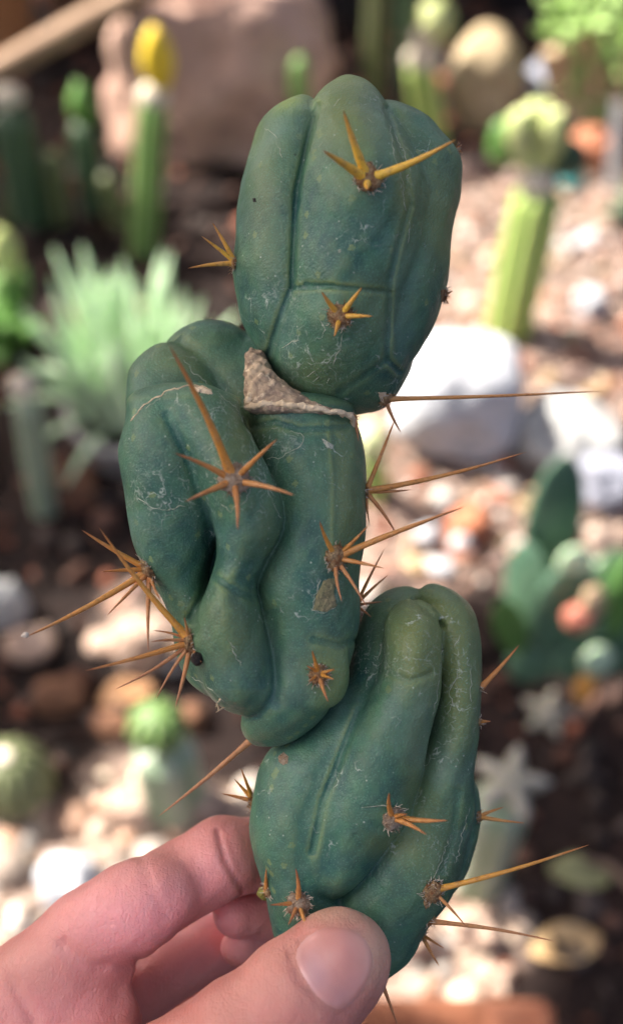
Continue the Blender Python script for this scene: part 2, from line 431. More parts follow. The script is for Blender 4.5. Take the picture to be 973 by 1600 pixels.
def column(label, b, t, wpx, mat, ribs=7, depth=.22, cat='cactus', group=None, name='column_cactus'):
    G, dep = ground_at(*b); T, dt = at_plane(t[0], t[1], G[1])
    o = thing(name, label, cat, tuple(G), group)
    r = wpx * U * (dep + dt) / 2 / 2 * 1.05
    ax = (T - G) / np.linalg.norm(T - G)
    V, F, C = ribbed(-ax * .02, T - G, r, ribs, depth, p_col)
    mesh('stem', V, F, mat, True, C, o)
    return o, G, T, r, U * dt
def child_lump(o, G, px, py, wpx, hpx, mat, name='scion', seed=1, amp=.22, fr=2.2, dy=0.0, dz=.8):
    P, d = at_plane(px, py, G[1] + dy)
    k = U * d
    return lump(P, (wpx * k / 2, wpx * k / 2 * dz, hpx * k / 2 / math.cos(PITCH) * .85), mat, o, G, name, seed, amp, fr)
def child_ball(o, G, px, py, wpx, hpx, mat, ribs, name='scion', depth=.3, dy=0.0):
    P, d = at_plane(px, py, G[1] + dy); k = U * d
    hz = hpx * k / 2
    V, F, C = ribbed(P - G - [0, 0, hz], P - G + [0, 0, hz], wpx * k / 2, ribs, depth, p_ball, None, 18)
    return mesh(name, V, F, mat, True, C, o)

# yellow tipped
o, G, T, r, k = column('slender green column cactus grafted with a bright yellow knob', (224, 392), (240, 150), 50, G_MID, 6, .25)
child_lump(o, G, 241, 150, 50, 36, CREAM, 'graft_callus', 4, .15)
child_lump(o, G, 246, 95, 50, 88, G_YEL, 'scion', 5, .15)
# dark ones at the left
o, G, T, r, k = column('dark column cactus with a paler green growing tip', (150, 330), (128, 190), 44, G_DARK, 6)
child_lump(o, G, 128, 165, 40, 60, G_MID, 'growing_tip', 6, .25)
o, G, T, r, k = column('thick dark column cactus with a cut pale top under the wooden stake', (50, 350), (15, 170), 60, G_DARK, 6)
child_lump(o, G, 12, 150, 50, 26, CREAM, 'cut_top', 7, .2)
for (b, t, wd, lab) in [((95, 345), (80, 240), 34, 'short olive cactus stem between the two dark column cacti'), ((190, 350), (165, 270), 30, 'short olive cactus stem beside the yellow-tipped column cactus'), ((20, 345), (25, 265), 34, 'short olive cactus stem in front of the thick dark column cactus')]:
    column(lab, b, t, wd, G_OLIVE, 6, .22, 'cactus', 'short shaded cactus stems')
# behind, top middle
o, G, T, r, k = column('bright green column cactus with a lumpy lime knob beside the egg-shaped stone', (676, 230), (655, 95), 50, G_BRIGHT, 6)
child_lump(o, G, 660, 92, 58, 30, CREAM, 'graft_callus', 8, .2)
child_lump(o, G, 664, 62, 44, 40, CREAM, 'scion_base', 9, .3)
child_lump(o, G, 680, 36, 56, 60, G_LIME, 'scion', 10, .35)
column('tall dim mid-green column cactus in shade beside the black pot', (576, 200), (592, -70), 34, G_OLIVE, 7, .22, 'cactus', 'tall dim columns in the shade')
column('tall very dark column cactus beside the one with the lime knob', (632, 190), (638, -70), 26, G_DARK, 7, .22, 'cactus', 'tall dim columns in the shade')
column('thin green cactus stem standing against the big boulder', (470, 275), (468, 90), 30, G_MID, 6)
# main grafted column
o, G, T, r, k = column('yellow-green ribbed column cactus carrying a lumpy crested head', (792, 522), (842, 292), 76, G_BRIGHT, 7, .3)
child_lump(o, G, 840, 284, 62, 44, CREAM, 'graft_callus', 11, .2)
for q, (x, y, a, b) in enumerate([(812, 205, 46, 60), (840, 185, 54, 50), (866, 210, 42, 70), (852, 240, 40, 50), (822, 240, 44, 44)]):
    child_lump(o, G, x, y, a, b, G_LIME, 'crest_lobe', 12 + q, .3, 2.6, rng.uniform(-.01, .01))
child_lump(o, G, 888, 248, 58, 52, G_DARK, 'side_shoot', 18, .2)
child_lump(o, G, 786, 222, 46, 62, G_MID, 'side_shoot', 19, .2, 2, .01)
# pale stems at the left
o, G, T, r, k = column('pale blue-green thin stem with a cream cut top at the pot', (72, 800), (42, 625), 44, G_GREY, 6, .15)
child_lump(o, G, 36, 604, 42, 36, CREAM, 'cut_top', 20, .25)
# star cactus grafted
o, G, T, r, k = column('pale star-shaped cactus grafted on a thick grey-green stock', (738, 1385), (786, 1245), 92, G_GREY, 5, .12)
P, d = at_plane(795, 1222, G[1]); kk = U * d
V, F, C = ribbed(P - G - [0, 0, 18 * kk], P - G + np.array([0, -.3, .9]) * 30 * kk, 66 * kk, 5, .55, p_ball, 80, 16, 0, True)
mesh('scion', V, F, G_STAR, True, C, o)
G, d = ground_at(852, 1120); kk = U * d
o = thing('star_cactus', 'small pale star-shaped cactus sitting on the dark soil', 'cactus', tuple(G))
V, F, C = ribbed([0, 0, -.004], [0, -10 * kk, 36 * kk], 44 * kk, 5, .55, p_ball, 80, 16, 0, True)
mesh('body', V, F, G_STAR, True, C, o); lump(G + np.array([0, -10 * kk, 36 * kk]), (6 * kk,) * 3, CREAM, o, G, 'crown_wool', 3)
# green ball on stock
o, G, T, r, k = column('bright green ball cactus on a squat tan-green stock near the spines', (275, 1262), (255, 1165), 100, G_GREY, 5, .12)
child_ball(o, G, 246, 1135, 98, 80, G_NEON, 9)
# barrel at left
G, d = ground_at(28, 1245); kk = U * d
o = thing('barrel_cactus', 'dull olive ribbed barrel cactus at the edge of the pale gravel', 'cactus', tuple(G))
V, F, C = ribbed([0, 0, -.01], [0, 0, 120 * kk], 66 * kk, 13, .2, p_ball, None, 20); mesh('body', V, F, G_OLIVE, True, C, o)
lump(G + np.array([0, 0, 118 * kk]), (14 * kk, 14 * kk, 6 * kk), CREAM, o, G, 'crown_wool', 4)
# lime ball behind
o, G, T, r, k = column('small lime ball cactus on a green stem behind the white rock', (592, 775), (580, 715), 40, G_BRIGHT, 6)
child_ball(o, G, 575, 690, 66, 62, G_LIME, 8)

# leaf builder: tapered, curved, fleshy
def leaf_mesh(bend, fat=.10, taper=.7):
    n, m_ = 8, 10; V = []
    for i in range(m_ + 1):
        s = i / m_
        r = fat * (math.sin(math.pi * min(1, .12 + s * .88)) ** taper)
        ang = bend * s
        c = np.array([bend * s * s * .5, 0, s * (1 - .12 * abs(bend) * s)])
        for k in range(n):
            th = 2 * math.pi * k / n
            V.append(c + np.array([math.cos(th) * r * .75 * math.cos(ang), math.sin(th) * r, -math.cos(th) * r * .75 * math.sin(ang)]))
    F = [[i * n + k, i * n + (k + 1) % n, (i + 1) * n + (k + 1) % n, (i + 1) * n + k] for i in range(m_) for k in range(n)]
    F += [list(range(n))[::-1], list(range(m_ * n, m_ * n + n))]
    return np.array(V), F
def leaf_set(mat, fat, bends=(.15, .5, .9, -.4)):
    return [mesh('leaf', *leaf_mesh(b, fat), mat, True, None, None, None, False) for b in bends]
def put_leaf(me, parent, base, L, az, el, name='leaf'):
    o = link(name, me, parent, tuple(base))
    o.scale = (L, L, L); o.rotation_euler = (0, math.pi / 2 - el, az); return o
# mint finger-leaved succulent in a pale pot
G, d = ground_at(218, 695); kk = U * d
pot = thing('plant_pot', 'pale grey round pot holding the mint finger-leaved succulent', 'pot', tuple(G))
POTM = simple('pot_grey', (.26, .25, .25), (.34, .33, .32), 30, .6, .1)
prof = [(0, 78 * kk), (70 * kk, 96 * kk), (72 * kk, 104 * kk), (84 * kk, 106 * kk), (84 * kk, 96 * kk), (66 * kk, 92 * kk)]
n = 40
V = np.array([[r_ * math.cos(6.2832 * q / n), r_ * math.sin(6.2832 * q / n), z_] for z_, r_ in prof for q in range(n)])
F = [[i * n + q, i * n + (q + 1) % n, (i + 1) * n + (q + 1) % n, (i + 1) * n + q] for i in range(len(prof) - 1) for q in range(n)]
mesh('wall', V, F, POTM, True, None, pot)
V = [[0, 0, 70 * kk]] + [[93 * kk * math.cos(6.2832 * q / n), 93 * kk * math.sin(6.2832 * q / n), 68 * kk] for q in range(n)]
mesh('soil_surface', np.array(V), [[0, 1 + q, 1 + (q + 1) % n] for q in range(n)], SOIL, True, None, pot)
Gp = G + np.array([0, 0, 70 * kk])
o = thing('finger_succulent', 'mint green succulent with many upright finger leaves in the pale pot', 'succulent', tuple(Gp))
LM = leaf_set(G_MINT, .05, (.1, .3, 1.1, -.3))
lump(Gp + np.array([0, 0, 14 * kk]), (40 * kk, 40 * kk, 20 * kk), G_MINT, o, Gp, 'core', 2)
for q in range(110):
    az = rng.uniform(0, 6.28); el = math.radians(rng.uniform(68, 92)); rr = 74 * math.sqrt(rng.random()) * kk
    put_leaf(LM[(0, 1, 3, 0, 1)[rng.integers(5)]], o, (rr * math.cos(az), rr * math.sin(az), rng.uniform(0, 20) * kk), rng.uniform(110, 235) * kk, az, el)
for az in (2.7, 3.2, 3.8, 4.3):
    put_leaf(LM[2], o, (70 * kk * math.cos(az), 70 * kk * math.sin(az), 20 * kk), 125 * kk, az, .55)
# leafy succulent top right
G, d = ground_at(915, 215); kk = U * d
o = thing('leafy_succulent', 'bright green rosetted leafy succulent on tan stems above the brick red stone', 'succulent', tuple(G))
LL = leaf_set(G_LEAF, .17)
for (x, y) in [(915, 50), (885, 20), (960, 30), (950, 95), (905, 110), (975, 140), (930, 0), (990, 70), (885, 150), (945, 175), (925, 145), (870, 60)]:
    P, dd = at_plane(x, y, G[1] + rng.uniform(-.03, .03))
    V, F = tube([(0, 0, 0), (P - G) * .55 + [.01, 0, .0], P - G], [.007, .006, .005], 7); mesh('stem', V, F, G_TAN, True, None, o)
    for q in range(13):
        put_leaf(LL[rng.integers(4)], o, P - G, rng.uniform(38, 60) * U * dd, rng.uniform(0, 6.28), math.radians(rng.uniform(5, 75)))
for (x, y) in [(858, 80), (868, 100), (880, 85), (885, 115)]:
    P, dd = at_plane(x, y, G[1]); V, F = tube([(0, 0, 0), (P - G) * .6 + [-.01, 0, 0], P - G], [.006, .009, .011], 8); mesh('bare_stem', V, F, G_TAN, True, None, o)
# edge plants
for (x, y, lab, mt, sz) in [(10, 545, 'dark leafy green plant beside the pale pot', G_MID, 150), (968, 345, 'pale olive leafed plant beside the turquoise pebble', G_GREY, 70)]:
    G, d = ground_at(x, y); kk = U * d
    o = thing('leafy_plant', lab, 'plant', tuple(G)); L3 = leaf_set(mt, .14)
    for q in range(14): put_leaf(L3[q % 4], o, (rng.normal(0, 10) * kk, rng.normal(0, 10) * kk, 0), sz * rng.uniform(.6, 1) * kk, rng.uniform(0, 6.28), math.radians(rng.uniform(40, 80)))
    lump(G, (10 * kk,) * 3, mt, o, G, 'core', 3)
o, G, T, r, k = column('short stem with a yellow knob rising from the dark leafy plant', (6, 520), (8, 425), 34, G_MID, 6)
child_lump(o, G, 8, 395, 46, 70, G_LIME, 'scion', 33, .2)
# prickly pear clump
G, d = ground_at(870, 1065); kk = U * d
o = thing('prickly_pear', 'clump of blue-green prickly pear pads with a red fruit and mint new pads', 'cactus', tuple(G))
def pad(px, py, wp, hp, mat, rot, yaw, dy, name='pad'):
    P, dd = at_plane(px, py, G[1] + dy); q = U * dd
    V = SV * np.array([wp / 2, wp / 7, hp / 2 * 1.2]) * q
    V = V * (1 + .12 * (SV[:, 2:3]))
    R = np.array(Matrix.Rotation(yaw, 3, 'Z') @ Matrix.Rotation(rot, 3, 'Y') @ Matrix.Rotation(-.25, 3, 'X'))
    mesh(name, V @ R.T + P - G, SF, mat, True, None, o)
for a in [(862, 830, 100, 200, G_PAD, .12, .3, .03), (825, 935, 80, 150, G_PAD, -.25, -.5, .0), (880, 960, 110, 150, G_PAD, .1, .2, -.01), (800, 985, 60, 130, G_MID, -.35, .9, -.02),
          (935, 920, 90, 110, G_MINT, .5, .4, .01), (955, 1010, 110, 120, G_PAD, .3, -.3, -.01), (905, 1035, 100, 70, G_PAD, 0, .1, -.02), (985, 940, 90, 150, G_MID, .2, .5, .0), (830, 1040, 80, 70, G_PAD, 0, 0, -.02), (900, 885, 60, 60, G_MINT, -.4, .3, .0), (930, 1035, 75, 46, G_MINT, .9, .2, -.03)]:
    pad(*a)
child_lump(o, G, 905, 965, 52, 46, G_RED, 'fruit', 41, .2, 2, -.03)
child_lump(o, G, 925, 940, 36, 60, G_TAN, 'dry_flower', 42, .2, 2, -.03)
child_lump(o, G, 914, 1075, 36, 60, G_ORNG, 'dry_flower', 43, .2, 2, -.03)

# pots, stake, tags at the back
def pot(label, x, y, wpx, hpx, mat, group=None):
    G, d = ground_at(x, y); k = U * d; R1 = wpx * k / 2; H = hpx * k / math.cos(PITCH)
    p = thing('plant_pot', label, 'pot', tuple(G + np.array([0, R1 * .8, 0])), group)
    pr = [(0, .001), (0, R1 * .78), (H * .82, R1 * .95), (H * .82, R1 * 1.04), (H, R1 * 1.06), (H, R1 * .97), (H * .8, R1 * .92)]
    n = 40
    V = np.array([[r_ * math.cos(6.2832 * q / n), r_ * math.sin(6.2832 * q / n), z_] for z_, r_ in pr for q in range(n)])
    F = [[i * n + q, i * n + (q + 1) % n, (i + 1) * n + (q + 1) % n, (i + 1) * n + q] for i in range(len(pr) - 1) for q in range(n)]
    mesh('wall', V, F, mat, False, None, p)
    V = [[0, 0, H * .86]] + [[R1 * .955 * math.cos(6.2832 * q / n), R1 * .955 * math.sin(6.2832 * q / n), H * .85] for q in range(n)]
    mesh('soil_surface', np.array(V), [[0, 1 + q, 1 + (q + 1) % n] for q in range(n)], SOIL, True, None, p)
TERRA = simple('terracotta', (.36, .16, .06), (.45, .22, .09), 20, .85, .2)
BLACKP = simple('black_plastic', (.010, .010, .011), (.016, .016, .018), 20, .5, .1)
pot('terracotta pot behind the leaning wooden stake', 0, 95, 125, 150, TERRA)
pot('dark brown pot next to the terracotta pot', 125, 60, 110, 120, simple('brown_pot', (.10, .05, .025), (.14, .07, .035), 20, .8, .2))
for x, y, wd, lab in [(265, 20, 170, 'black plastic nursery pot next to the dark brown pot'), (440, 15, 170, 'black plastic nursery pot right behind the boulder'), (610, 60, 180, 'black plastic nursery pot behind the tall dim columns')]:
    pot(lab, x, y, wd, 170, BLACKP, 'black pots at the back')
for x, y, lab in [(790, 20, 'black plastic nursery pot behind the egg-shaped stone'), (960, -10, 'black plastic nursery pot behind the leafy bright green succulent')]:
    pot(lab, x, y, 170, 170, BLACKP, 'black pots behind the stones')
m = MT('stake_wood')
c = m.mix(m.ramp(m.noise(30, 4, .6), .35, .65), (.23, .14, .085), (.32, .21, .135))
STAKE = m.set(color=c, rough=.8, normal=m.bump(m.noise(120, 4), .4, .003))
A, dA = at_plane(-70, 146, 1.12); B, dB = at_plane(330, -66, 1.22)
ext = (B - A) * .8
A0 = A - (B - A) / (B - A)[2] * A[2] * 1.02 if (B - A)[2] > 0 else A - ext
V, F = tube([A0, A, (A + B) / 2 + [0, 0, .003], B, B + ext], [.0115, .0115, .0125, .0112, .010], 12)
o = mesh('wooden_stake', V - A0, F, STAKE, True, None, None, tuple(A0)); tag(o, 'pale brown wooden stake leaning across in front of the terracotta pot', 'stake')
# plant label and litter
G, d = ground_at(955, 300); kk = U * d
P, dd = at_plane(966, 160, G[1]); Hh = (P - G)
V = np.array([[-9 * kk, 0, -.01], [9 * kk, 0, -.01], [9 * kk, 0, 0], [-9 * kk, 0, 0], [-9 * kk, .0012, -.01], [9 * kk, .0012, -.01], [9 * kk, .0012, 0], [-9 * kk, .0012, 0]])
V[[2, 3, 6, 7]] += Hh
o = mesh('plant_label', V, [[0, 1, 2, 3], [7, 6, 5, 4], [0, 4, 5, 1], [1, 5, 6, 2], [2, 6, 7, 3], [3, 7, 4, 0]], simple('label_white', (.75, .75, .76), (.8, .8, .8), 20, .5, 0), False, None, None, tuple(G))
tag(o, 'blank white plastic plant label standing beside the brick red stone', 'label')
def dry_leaf(label, x, y, L, az, mat):
    G, d = ground_at(x, y); k = U * d; n = 12; V, F = [], []
    for i in range(n + 1):
        s = i / n; wd = .26 * math.sin(math.pi * s) ** .7
        for j in (-1, -.5, 0, .5, 1): V.append([(s - .5) * L * k, j * wd * L * k, (.10 * j * j * math.sin(math.pi * s) + .06 * math.sin(5 * s)) * L * k])
    for i in range(n):
        for j in range(4): F.append([i * 5 + j, (i + 1) * 5 + j, (i + 1) * 5 + j + 1, i * 5 + j + 1])
    o = mesh('dry_leaf', np.array(V), F, mat, True, None, None, tuple(G + [0, 0, .012])); o.rotation_euler = (.1, -.1, az)
    s_ = o.modifiers.new('thickness', 'SOLIDIFY'); s_.thickness = .0006
    tag(o, label, 'leaf')
DRY = simple('dry_leaf', (.40, .25, .11), (.52, .36, .18), 60, .7, .2)
DRYG = simple('dry_leaf_green', (.14, .15, .07), (.22, .22, .11), 60, .7, .2)
dry_leaf('curled tan dry leaf lying on the dark soil under the long spines', 880, 1490, 120, .15, DRY)
dry_leaf('greenish dry leaf lying on the dark soil above the tan one', 900, 1380, 100, -.2, DRYG)
dry_leaf('brown dry leaf lying between the brown stones', 200, 1100, 90, .4, simple('dry_leaf_brown', (.26, .13, .06), (.36, .19, .09), 60, .7, .2))
P0, P1 = ground_at(880, 1350)[0], ground_at(1010, 1425)[0]
V, F = tube([P0 + [0, 0, .012], (P0 + P1) / 2 + [0, .004, .02], P1 + [0, 0, .012]], [.002, .0028, .003], 8)
o = mesh('twig', V - P0, F, BARK, True, None, None, tuple(P0)); tag(o, 'thin brown twig lying across the dark soil beside the dry leaves', 'twig')

# ------------------------------------------------------------------ implicit surfaces for cutting and hand
def hermite(x, y, n=160):
    x = np.asarray(x, float); y = np.asarray(y, float)
    mm = np.gradient(y, x); xs = np.linspace(x[0], x[-1], n)
    i = np.clip(np.searchsorted(x, xs) - 1, 0, len(x) - 2)
    h = x[i + 1] - x[i]; t = (xs - x[i]) / h
    return xs, (2 * t**3 - 3 * t**2 + 1) * y[i] + (t**3 - 2 * t**2 + t) * h * mm[i] + (-2 * t**3 + 3 * t**2) * y[i + 1] + (t**3 - t**2) * h * mm[i + 1]
class Lobe:
    """upright lobe: rows (y, x_left, x_right, z_centre, z_radius) in photo pixels, rounded ends"""
    def __init__(s, rows, ct, cb, p=2.0, zclip=None):
        s.zclip = zclip
        R = []
        for (y, xl, xr, zc, rz) in rows:
            k = 1 - zc * U
            R.append(((800 - y) * k, ((xl + xr) / 2 - 486.5) * k, (xr - xl) / 2 * k, zc, rz))
        R = np.array(R[::-1])
        s.y, s.cx = hermite(R[:, 0], R[:, 1]); s.rx = hermite(R[:, 0], R[:, 2])[1]
        s.cz = hermite(R[:, 0], R[:, 3])[1]; s.rz = hermite(R[:, 0], R[:, 4])[1]
        s.y0, s.y1 = R[0, 0], R[-1, 0]; s.ct, s.cb, s.p = ct, cb, p
        s.lo = np.array([(s.cx - s.rx).min(), s.y0, (s.cz - s.rz).min()]); s.hi = np.array([(s.cx + s.rx).max(), s.y1, (s.cz + s.rz).max()])
    def __call__(s, X, Y, Z):
        cx, rx, cz, rz = (np.interp(Y, s.y, a) for a in (s.cx, s.rx, s.cz, s.rz))
        e = np.maximum(np.maximum((Y - (s.y1 - s.ct)) / s.ct, ((s.y0 + s.cb) - Y) / s.cb), 0)
        if s.p == 2: q = np.sqrt(((X - cx) / rx) ** 2 + ((Z - cz) / rz) ** 2 + e * e)
        else: q = (np.abs((X - cx) / rx) ** s.p + np.abs((Z - cz) / rz) ** s.p + e ** s.p) ** (1 / s.p)
        f = (q - 1) * np.minimum(rx, rz)
        return f if s.zclip is None else np.maximum(f, s.zclip - Z)
class Cone:
    """limb between joints, radius at each; points are photo pixels + z"""
    def __init__(s, pts):
        s.P = [loc(*p[:3]) for p in pts]; s.r = [p[3] for p in pts]
        A = np.array(s.P); r = np.array(s.r)[:, None]; s.lo = (A - r).min(0); s.hi = (A + r).max(0)
    def __call__(s, X, Y, Z):
        out = None
        for a, b, ra, rb in zip(s.P[:-1], s.P[1:], s.r[:-1], s.r[1:]):
            d = b - a; L2 = d @ d
            t = np.clip(((X - a[0]) * d[0] + (Y - a[1]) * d[1] + (Z - a[2]) * d[2]) / L2, 0, 1)
            ts = t * t * (3 - 2 * t)
            f = np.sqrt((X - a[0] - t * d[0]) ** 2 + (Y - a[1] - t * d[1]) ** 2 + (Z - a[2] - t * d[2]) ** 2) - (ra + (rb - ra) * ts)
            out = f if out is None else smin(out, f, 10)
        return out
class Group:
    def __init__(s, prims):
        s.prims = prims; s.lo = np.min([p.lo for p, _ in prims], 0); s.hi = np.max([p.hi for p, _ in prims], 0)
    def __call__(s, X, Y, Z):
        f = None
        for p, k in s.prims:
            g = p(X, Y, Z); f = g if f is None else smin(f, g, k)
        return f
class Ell:
    def __init__(s, c, r, rot=(0, 0, 0)):
        s.c = loc(*c); s.r = np.array(r, float)
        s.R = np.array(Matrix.Rotation(rot[2], 3, 'Z') @ Matrix.Rotation(rot[1], 3, 'Y') @ Matrix.Rotation(rot[0], 3, 'X'))
        m_ = max(r); s.lo = s.c - m_; s.hi = s.c + m_
    def __call__(s, X, Y, Z):
        x, y, z = X - s.c[0], Y - s.c[1], Z - s.c[2]; R = s.R
        a = (x * R[0, 0] + y * R[1, 0] + z * R[2, 0]) / s.r[0]; b = (x * R[0, 1] + y * R[1, 1] + z * R[2, 1]) / s.r[1]; c = (x * R[0, 2] + y * R[1, 2] + z * R[2, 2]) / s.r[2]
        return (np.sqrt(a * a + b * b + c * c) - 1) * s.r.min()
def smin(a, b, k):
    h = np.clip(.5 + .5 * (b - a) / k, 0, 1)
    return b + (a - b) * h - k * h * (1 - h)
def poly_dist(px, py, pl):
    d = None
    for (x0, y0), (x1, y1) in zip(pl[:-1], pl[1:]):
        dx, dy = x1 - x0, y1 - y0
        t = np.clip(((px - x0) * dx + (py - y0) * dy) / (dx * dx + dy * dy), 0, 1)
        q = (px - x0 - t * dx) ** 2 + (py - y0 - t * dy) ** 2
        d = q if d is None else np.minimum(d, q)
    return np.sqrt(d)
class Body:
    def __init__(s, prims, grooves=(), bumps=(), wob=1.6, zmin=-30):
        s.prims, s.grooves, s.bumps, s.wob, s.zmin = prims, grooves, bumps, wob, zmin   # prims: (prim, k)
    def __call__(s, X, Y, Z):
        f = None
        for p, k in s.prims:
            g = p(X, Y, Z); f = g if f is None else smin(f, g, k)
        if s.wob:
            f = f + s.wob * (np.sin(X * .031 + Y * .017 + 1) * np.sin(Y * .027 - Z * .02) + .6 * np.sin(X * .07 - Z * .05 + 2) * np.sin(Y * .055 + Z * .06) + .3 * np.sin(X * .14 + 1) * np.sin(Y * .12 + 3) * np.sin(Z * .13))
        if s.grooves or s.bumps:
            k = 1 / (1 - Z * U); px = X * k + 486.5; py = 800 - Y * k
            for pl, wd, dp in s.grooves:
                d = poly_dist(px, py, pl)
                f = f + np.where(Z > s.zmin, dp * np.exp(-(d / wd) ** 2), 0)
            for (bx, by, wx, wy, am) in s.bumps:
                f = f - np.where(Z > s.zmin, am * np.exp(-((px - bx) / wx) ** 2 - ((py - by) / wy) ** 2), 0)
        return f
    def bounds(s, pad=26):
        lo = np.min([p.lo for p, _ in s.prims], 0) - pad; hi = np.max([p.hi for p, _ in s.prims], 0) + pad
        return lo, hi
def surface(fn, h, lo=None, hi=None):
    L, H = fn.bounds()
    if lo is not None: L = np.maximum(L, lo)
    if hi is not None: H = np.minimum(H, hi)
    ax = [np.arange(L[i], H[i] + h, h, dtype=np.float32) for i in range(3)]
    X, Y, Z = np.meshgrid(*ax, indexing='ij', sparse=False)
    Fv = np.empty(X.shape, np.float32)
    step = 16
    for i in range(0, X.shape[0], step): Fv[i:i + step] = fn(X[i:i + step], Y[i:i + step], Z[i:i + step])
    ins = Fv < 0
    cs = sum(ins[a:ins.shape[0] - 1 + a, b:ins.shape[1] - 1 + b, c:ins.shape[2] - 1 + c].astype(np.int8) for a in (0, 1) for b in (0, 1) for c in (0, 1))
    act = np.argwhere((cs > 0) & (cs < 8)); n = len(act)
    idm = -np.ones(cs.shape, np.int32); idm[tuple(act.T)] = np.arange(n)
    cor = [(a, b, c) for a in (0, 1) for b in (0, 1) for c in (0, 1)]
    val = np.stack([Fv[act[:, 0] + a, act[:, 1] + b, act[:, 2] + c] for a, b, c in cor], 1)
    acc = np.zeros((n, 3)); cnt = np.zeros(n)
    for i in range(8):
        for j in range(i + 1, 8):
            if sum(abs(cor[i][q] - cor[j][q]) for q in range(3)) != 1: continue
            fi, fj = val[:, i], val[:, j]; mk = (fi < 0) != (fj < 0)
            t = np.where(mk, fi / np.where(mk, fi - fj, 1), 0)
            p = np.array(cor[i]) + t[:, None] * (np.array(cor[j]) - np.array(cor[i]))
            acc += p * mk[:, None]; cnt += mk
    V = (act + acc / cnt[:, None]) * h + [ax[0][0], ax[1][0], ax[2][0]]
    Q = []
    for d in range(3):
        a = [slice(None)] * 3; b = [slice(None)] * 3; a[d] = slice(0, -1); b[d] = slice(1, None)
        s0, s1 = ins[tuple(a)], ins[tuple(b)]
        e = np.argwhere(s0 != s1); o1, o2 = (d + 1) % 3, (d + 2) % 3
        ok = (e[:, o1] > 0) & (e[:, o2] > 0) & (e[:, o1] < ins.shape[o1] - 1) & (e[:, o2] < ins.shape[o2] - 1); e = e[ok]
        fl = s0[tuple(e.T)]
        def cell(d1, d2):
            c = e.copy(); c[:, o1] -= d1; c[:, o2] -= d2; return idm[tuple(c.T)]
        q = np.stack([cell(1, 1), cell(0, 1), cell(0, 0), cell(1, 0)], 1)
        q[~fl] = q[~fl][:, ::-1]; Q.append(q)
    Q = np.concatenate(Q); Q = Q[(Q >= 0).all(1)]
    for _ in range(3):                       # settle on the surface
        x, y, z = V.T; f0 = fn(x, y, z); ee = .6
        gr = np.stack([fn(x + ee, y, z) - f0, fn(x, y + ee, z) - f0, fn(x, y, z + ee) - f0], 1) / ee
        g2 = (gr ** 2).sum(1) + 1e-4
        V = V - np.clip(f0 / g2, -h, h)[:, None] * gr * .8
    return V, Q

# ------------------------------------------------------------------ skin of the cutting
m = MT('cactus_skin')
oc = m.tc.outputs['Object']
tint = m.n('Attribute', attribute_name='tint').outputs['Color']
sep = m.n('SeparateColor', {0: tint})
c = m.mix(m.ramp(m.noise(75, 4, .6, .3), .36, .64), (.024, .092, .080), (.072, .160, .100))
c = m.mix(m.ramp(m.noise(260, 4, .65), .45, .8), c, (.06, .185, .11))
pt = m.n('NewGeometry').outputs['Pointiness']
c = m.mix(m.ramp(pt, .500, .525, 0, .75), c, (.17, .24, .10))          # olive rib crests, paled to imitate highlights
c = m.mix(sep.outputs[0], c, (.30, .40, .06))                              # lime tint painted in for the sunlit rim of the tip
bl = m.math('MULTIPLY', m.ramp(m.noise(42, 6, .68, .6), .50, .72), .40)
c = m.mix(bl, c, (.175, .295, .28))                                          # waxy bloom
c = m.mix(m.math('MULTIPLY', sep.outputs[1], m.ramp(m.noise(90, 4, .6), .25, .65, .55, 1)), c, (.165, .200, .070))     # olive flanks
pore = m.ramp(m.vor(2600), .10, .36, .75, 0)
c = m.mix(pore, c, (.11, .255, .17))                                        # fine pale stippling
wp = m.n('VectorMath', {0: oc, 1: m.n('VectorMath', {0: m.n('TexNoise', {'Vector': oc, 'Scale': 260, 'Detail': 3}).outputs['Color'], 3: .006}, operation='SCALE').outputs[0]}, operation='ADD').outputs[0]
ed = m.vor(150, 'DISTANCE_TO_EDGE', wp)
scf = sep.outputs[2]
msk = m.math('MAXIMUM', m.ramp(m.noise(95, 3, .6), .56, .66), scf)
scr = m.math('MULTIPLY', m.math('MULTIPLY', m.ramp(ed, .006, .022, 1, 0), msk), m.ramp(m.noise(900, 2), .42, .58))
ed2 = m.vor(420, 'DISTANCE_TO_EDGE', wp)
msk2 = m.math('MAXIMUM', m.ramp(m.noise(70, 3, .6, 1.), .60, .68), m.math('MULTIPLY', scf, .8))
scr2 = m.math('MULTIPLY', m.math('MULTIPLY', m.ramp(ed2, .01, .05, 1, 0), msk2), m.ramp(m.noise(1400, 2), .45, .6))
spk = m.math('MULTIPLY', m.ramp(m.vor(560), .05, .11, 1, 0), m.ramp(m.noise(120, 2), .46, .58))
sc = m.math('MAXIMUM', m.math('MAXIMUM', scr, scr2), spk)
c = m.mix(m.math('MULTIPLY', sc, .78), c, (.46, .52, .44))
dk = m.math('MULTIPLY', m.ramp(m.vor(190), .035, .05, 1, 0), m.ramp(m.noise(45, 2), .58, .62))
c = m.mix(m.math('MULTIPLY', dk, .7), c, (.02, .035, .02))
bmp = m.bump(m.noise(120, 3, .5), .22, .003)
bmp = m.bump(m.noise(420, 5, .65), .28, .0010, bmp)
bmp = m.bump(m.vor(2600), .25, .0003, bmp)
bmp = m.bump(sc, .35, .0002, bmp)
SKIN = m.set(color=c, rough=m.ramp(m.noise(160, 3), .3, .7, .32, .50), spec=.34, normal=bmp, sss=.12, sscale=.0025); m.srad((.5, 1, .45))

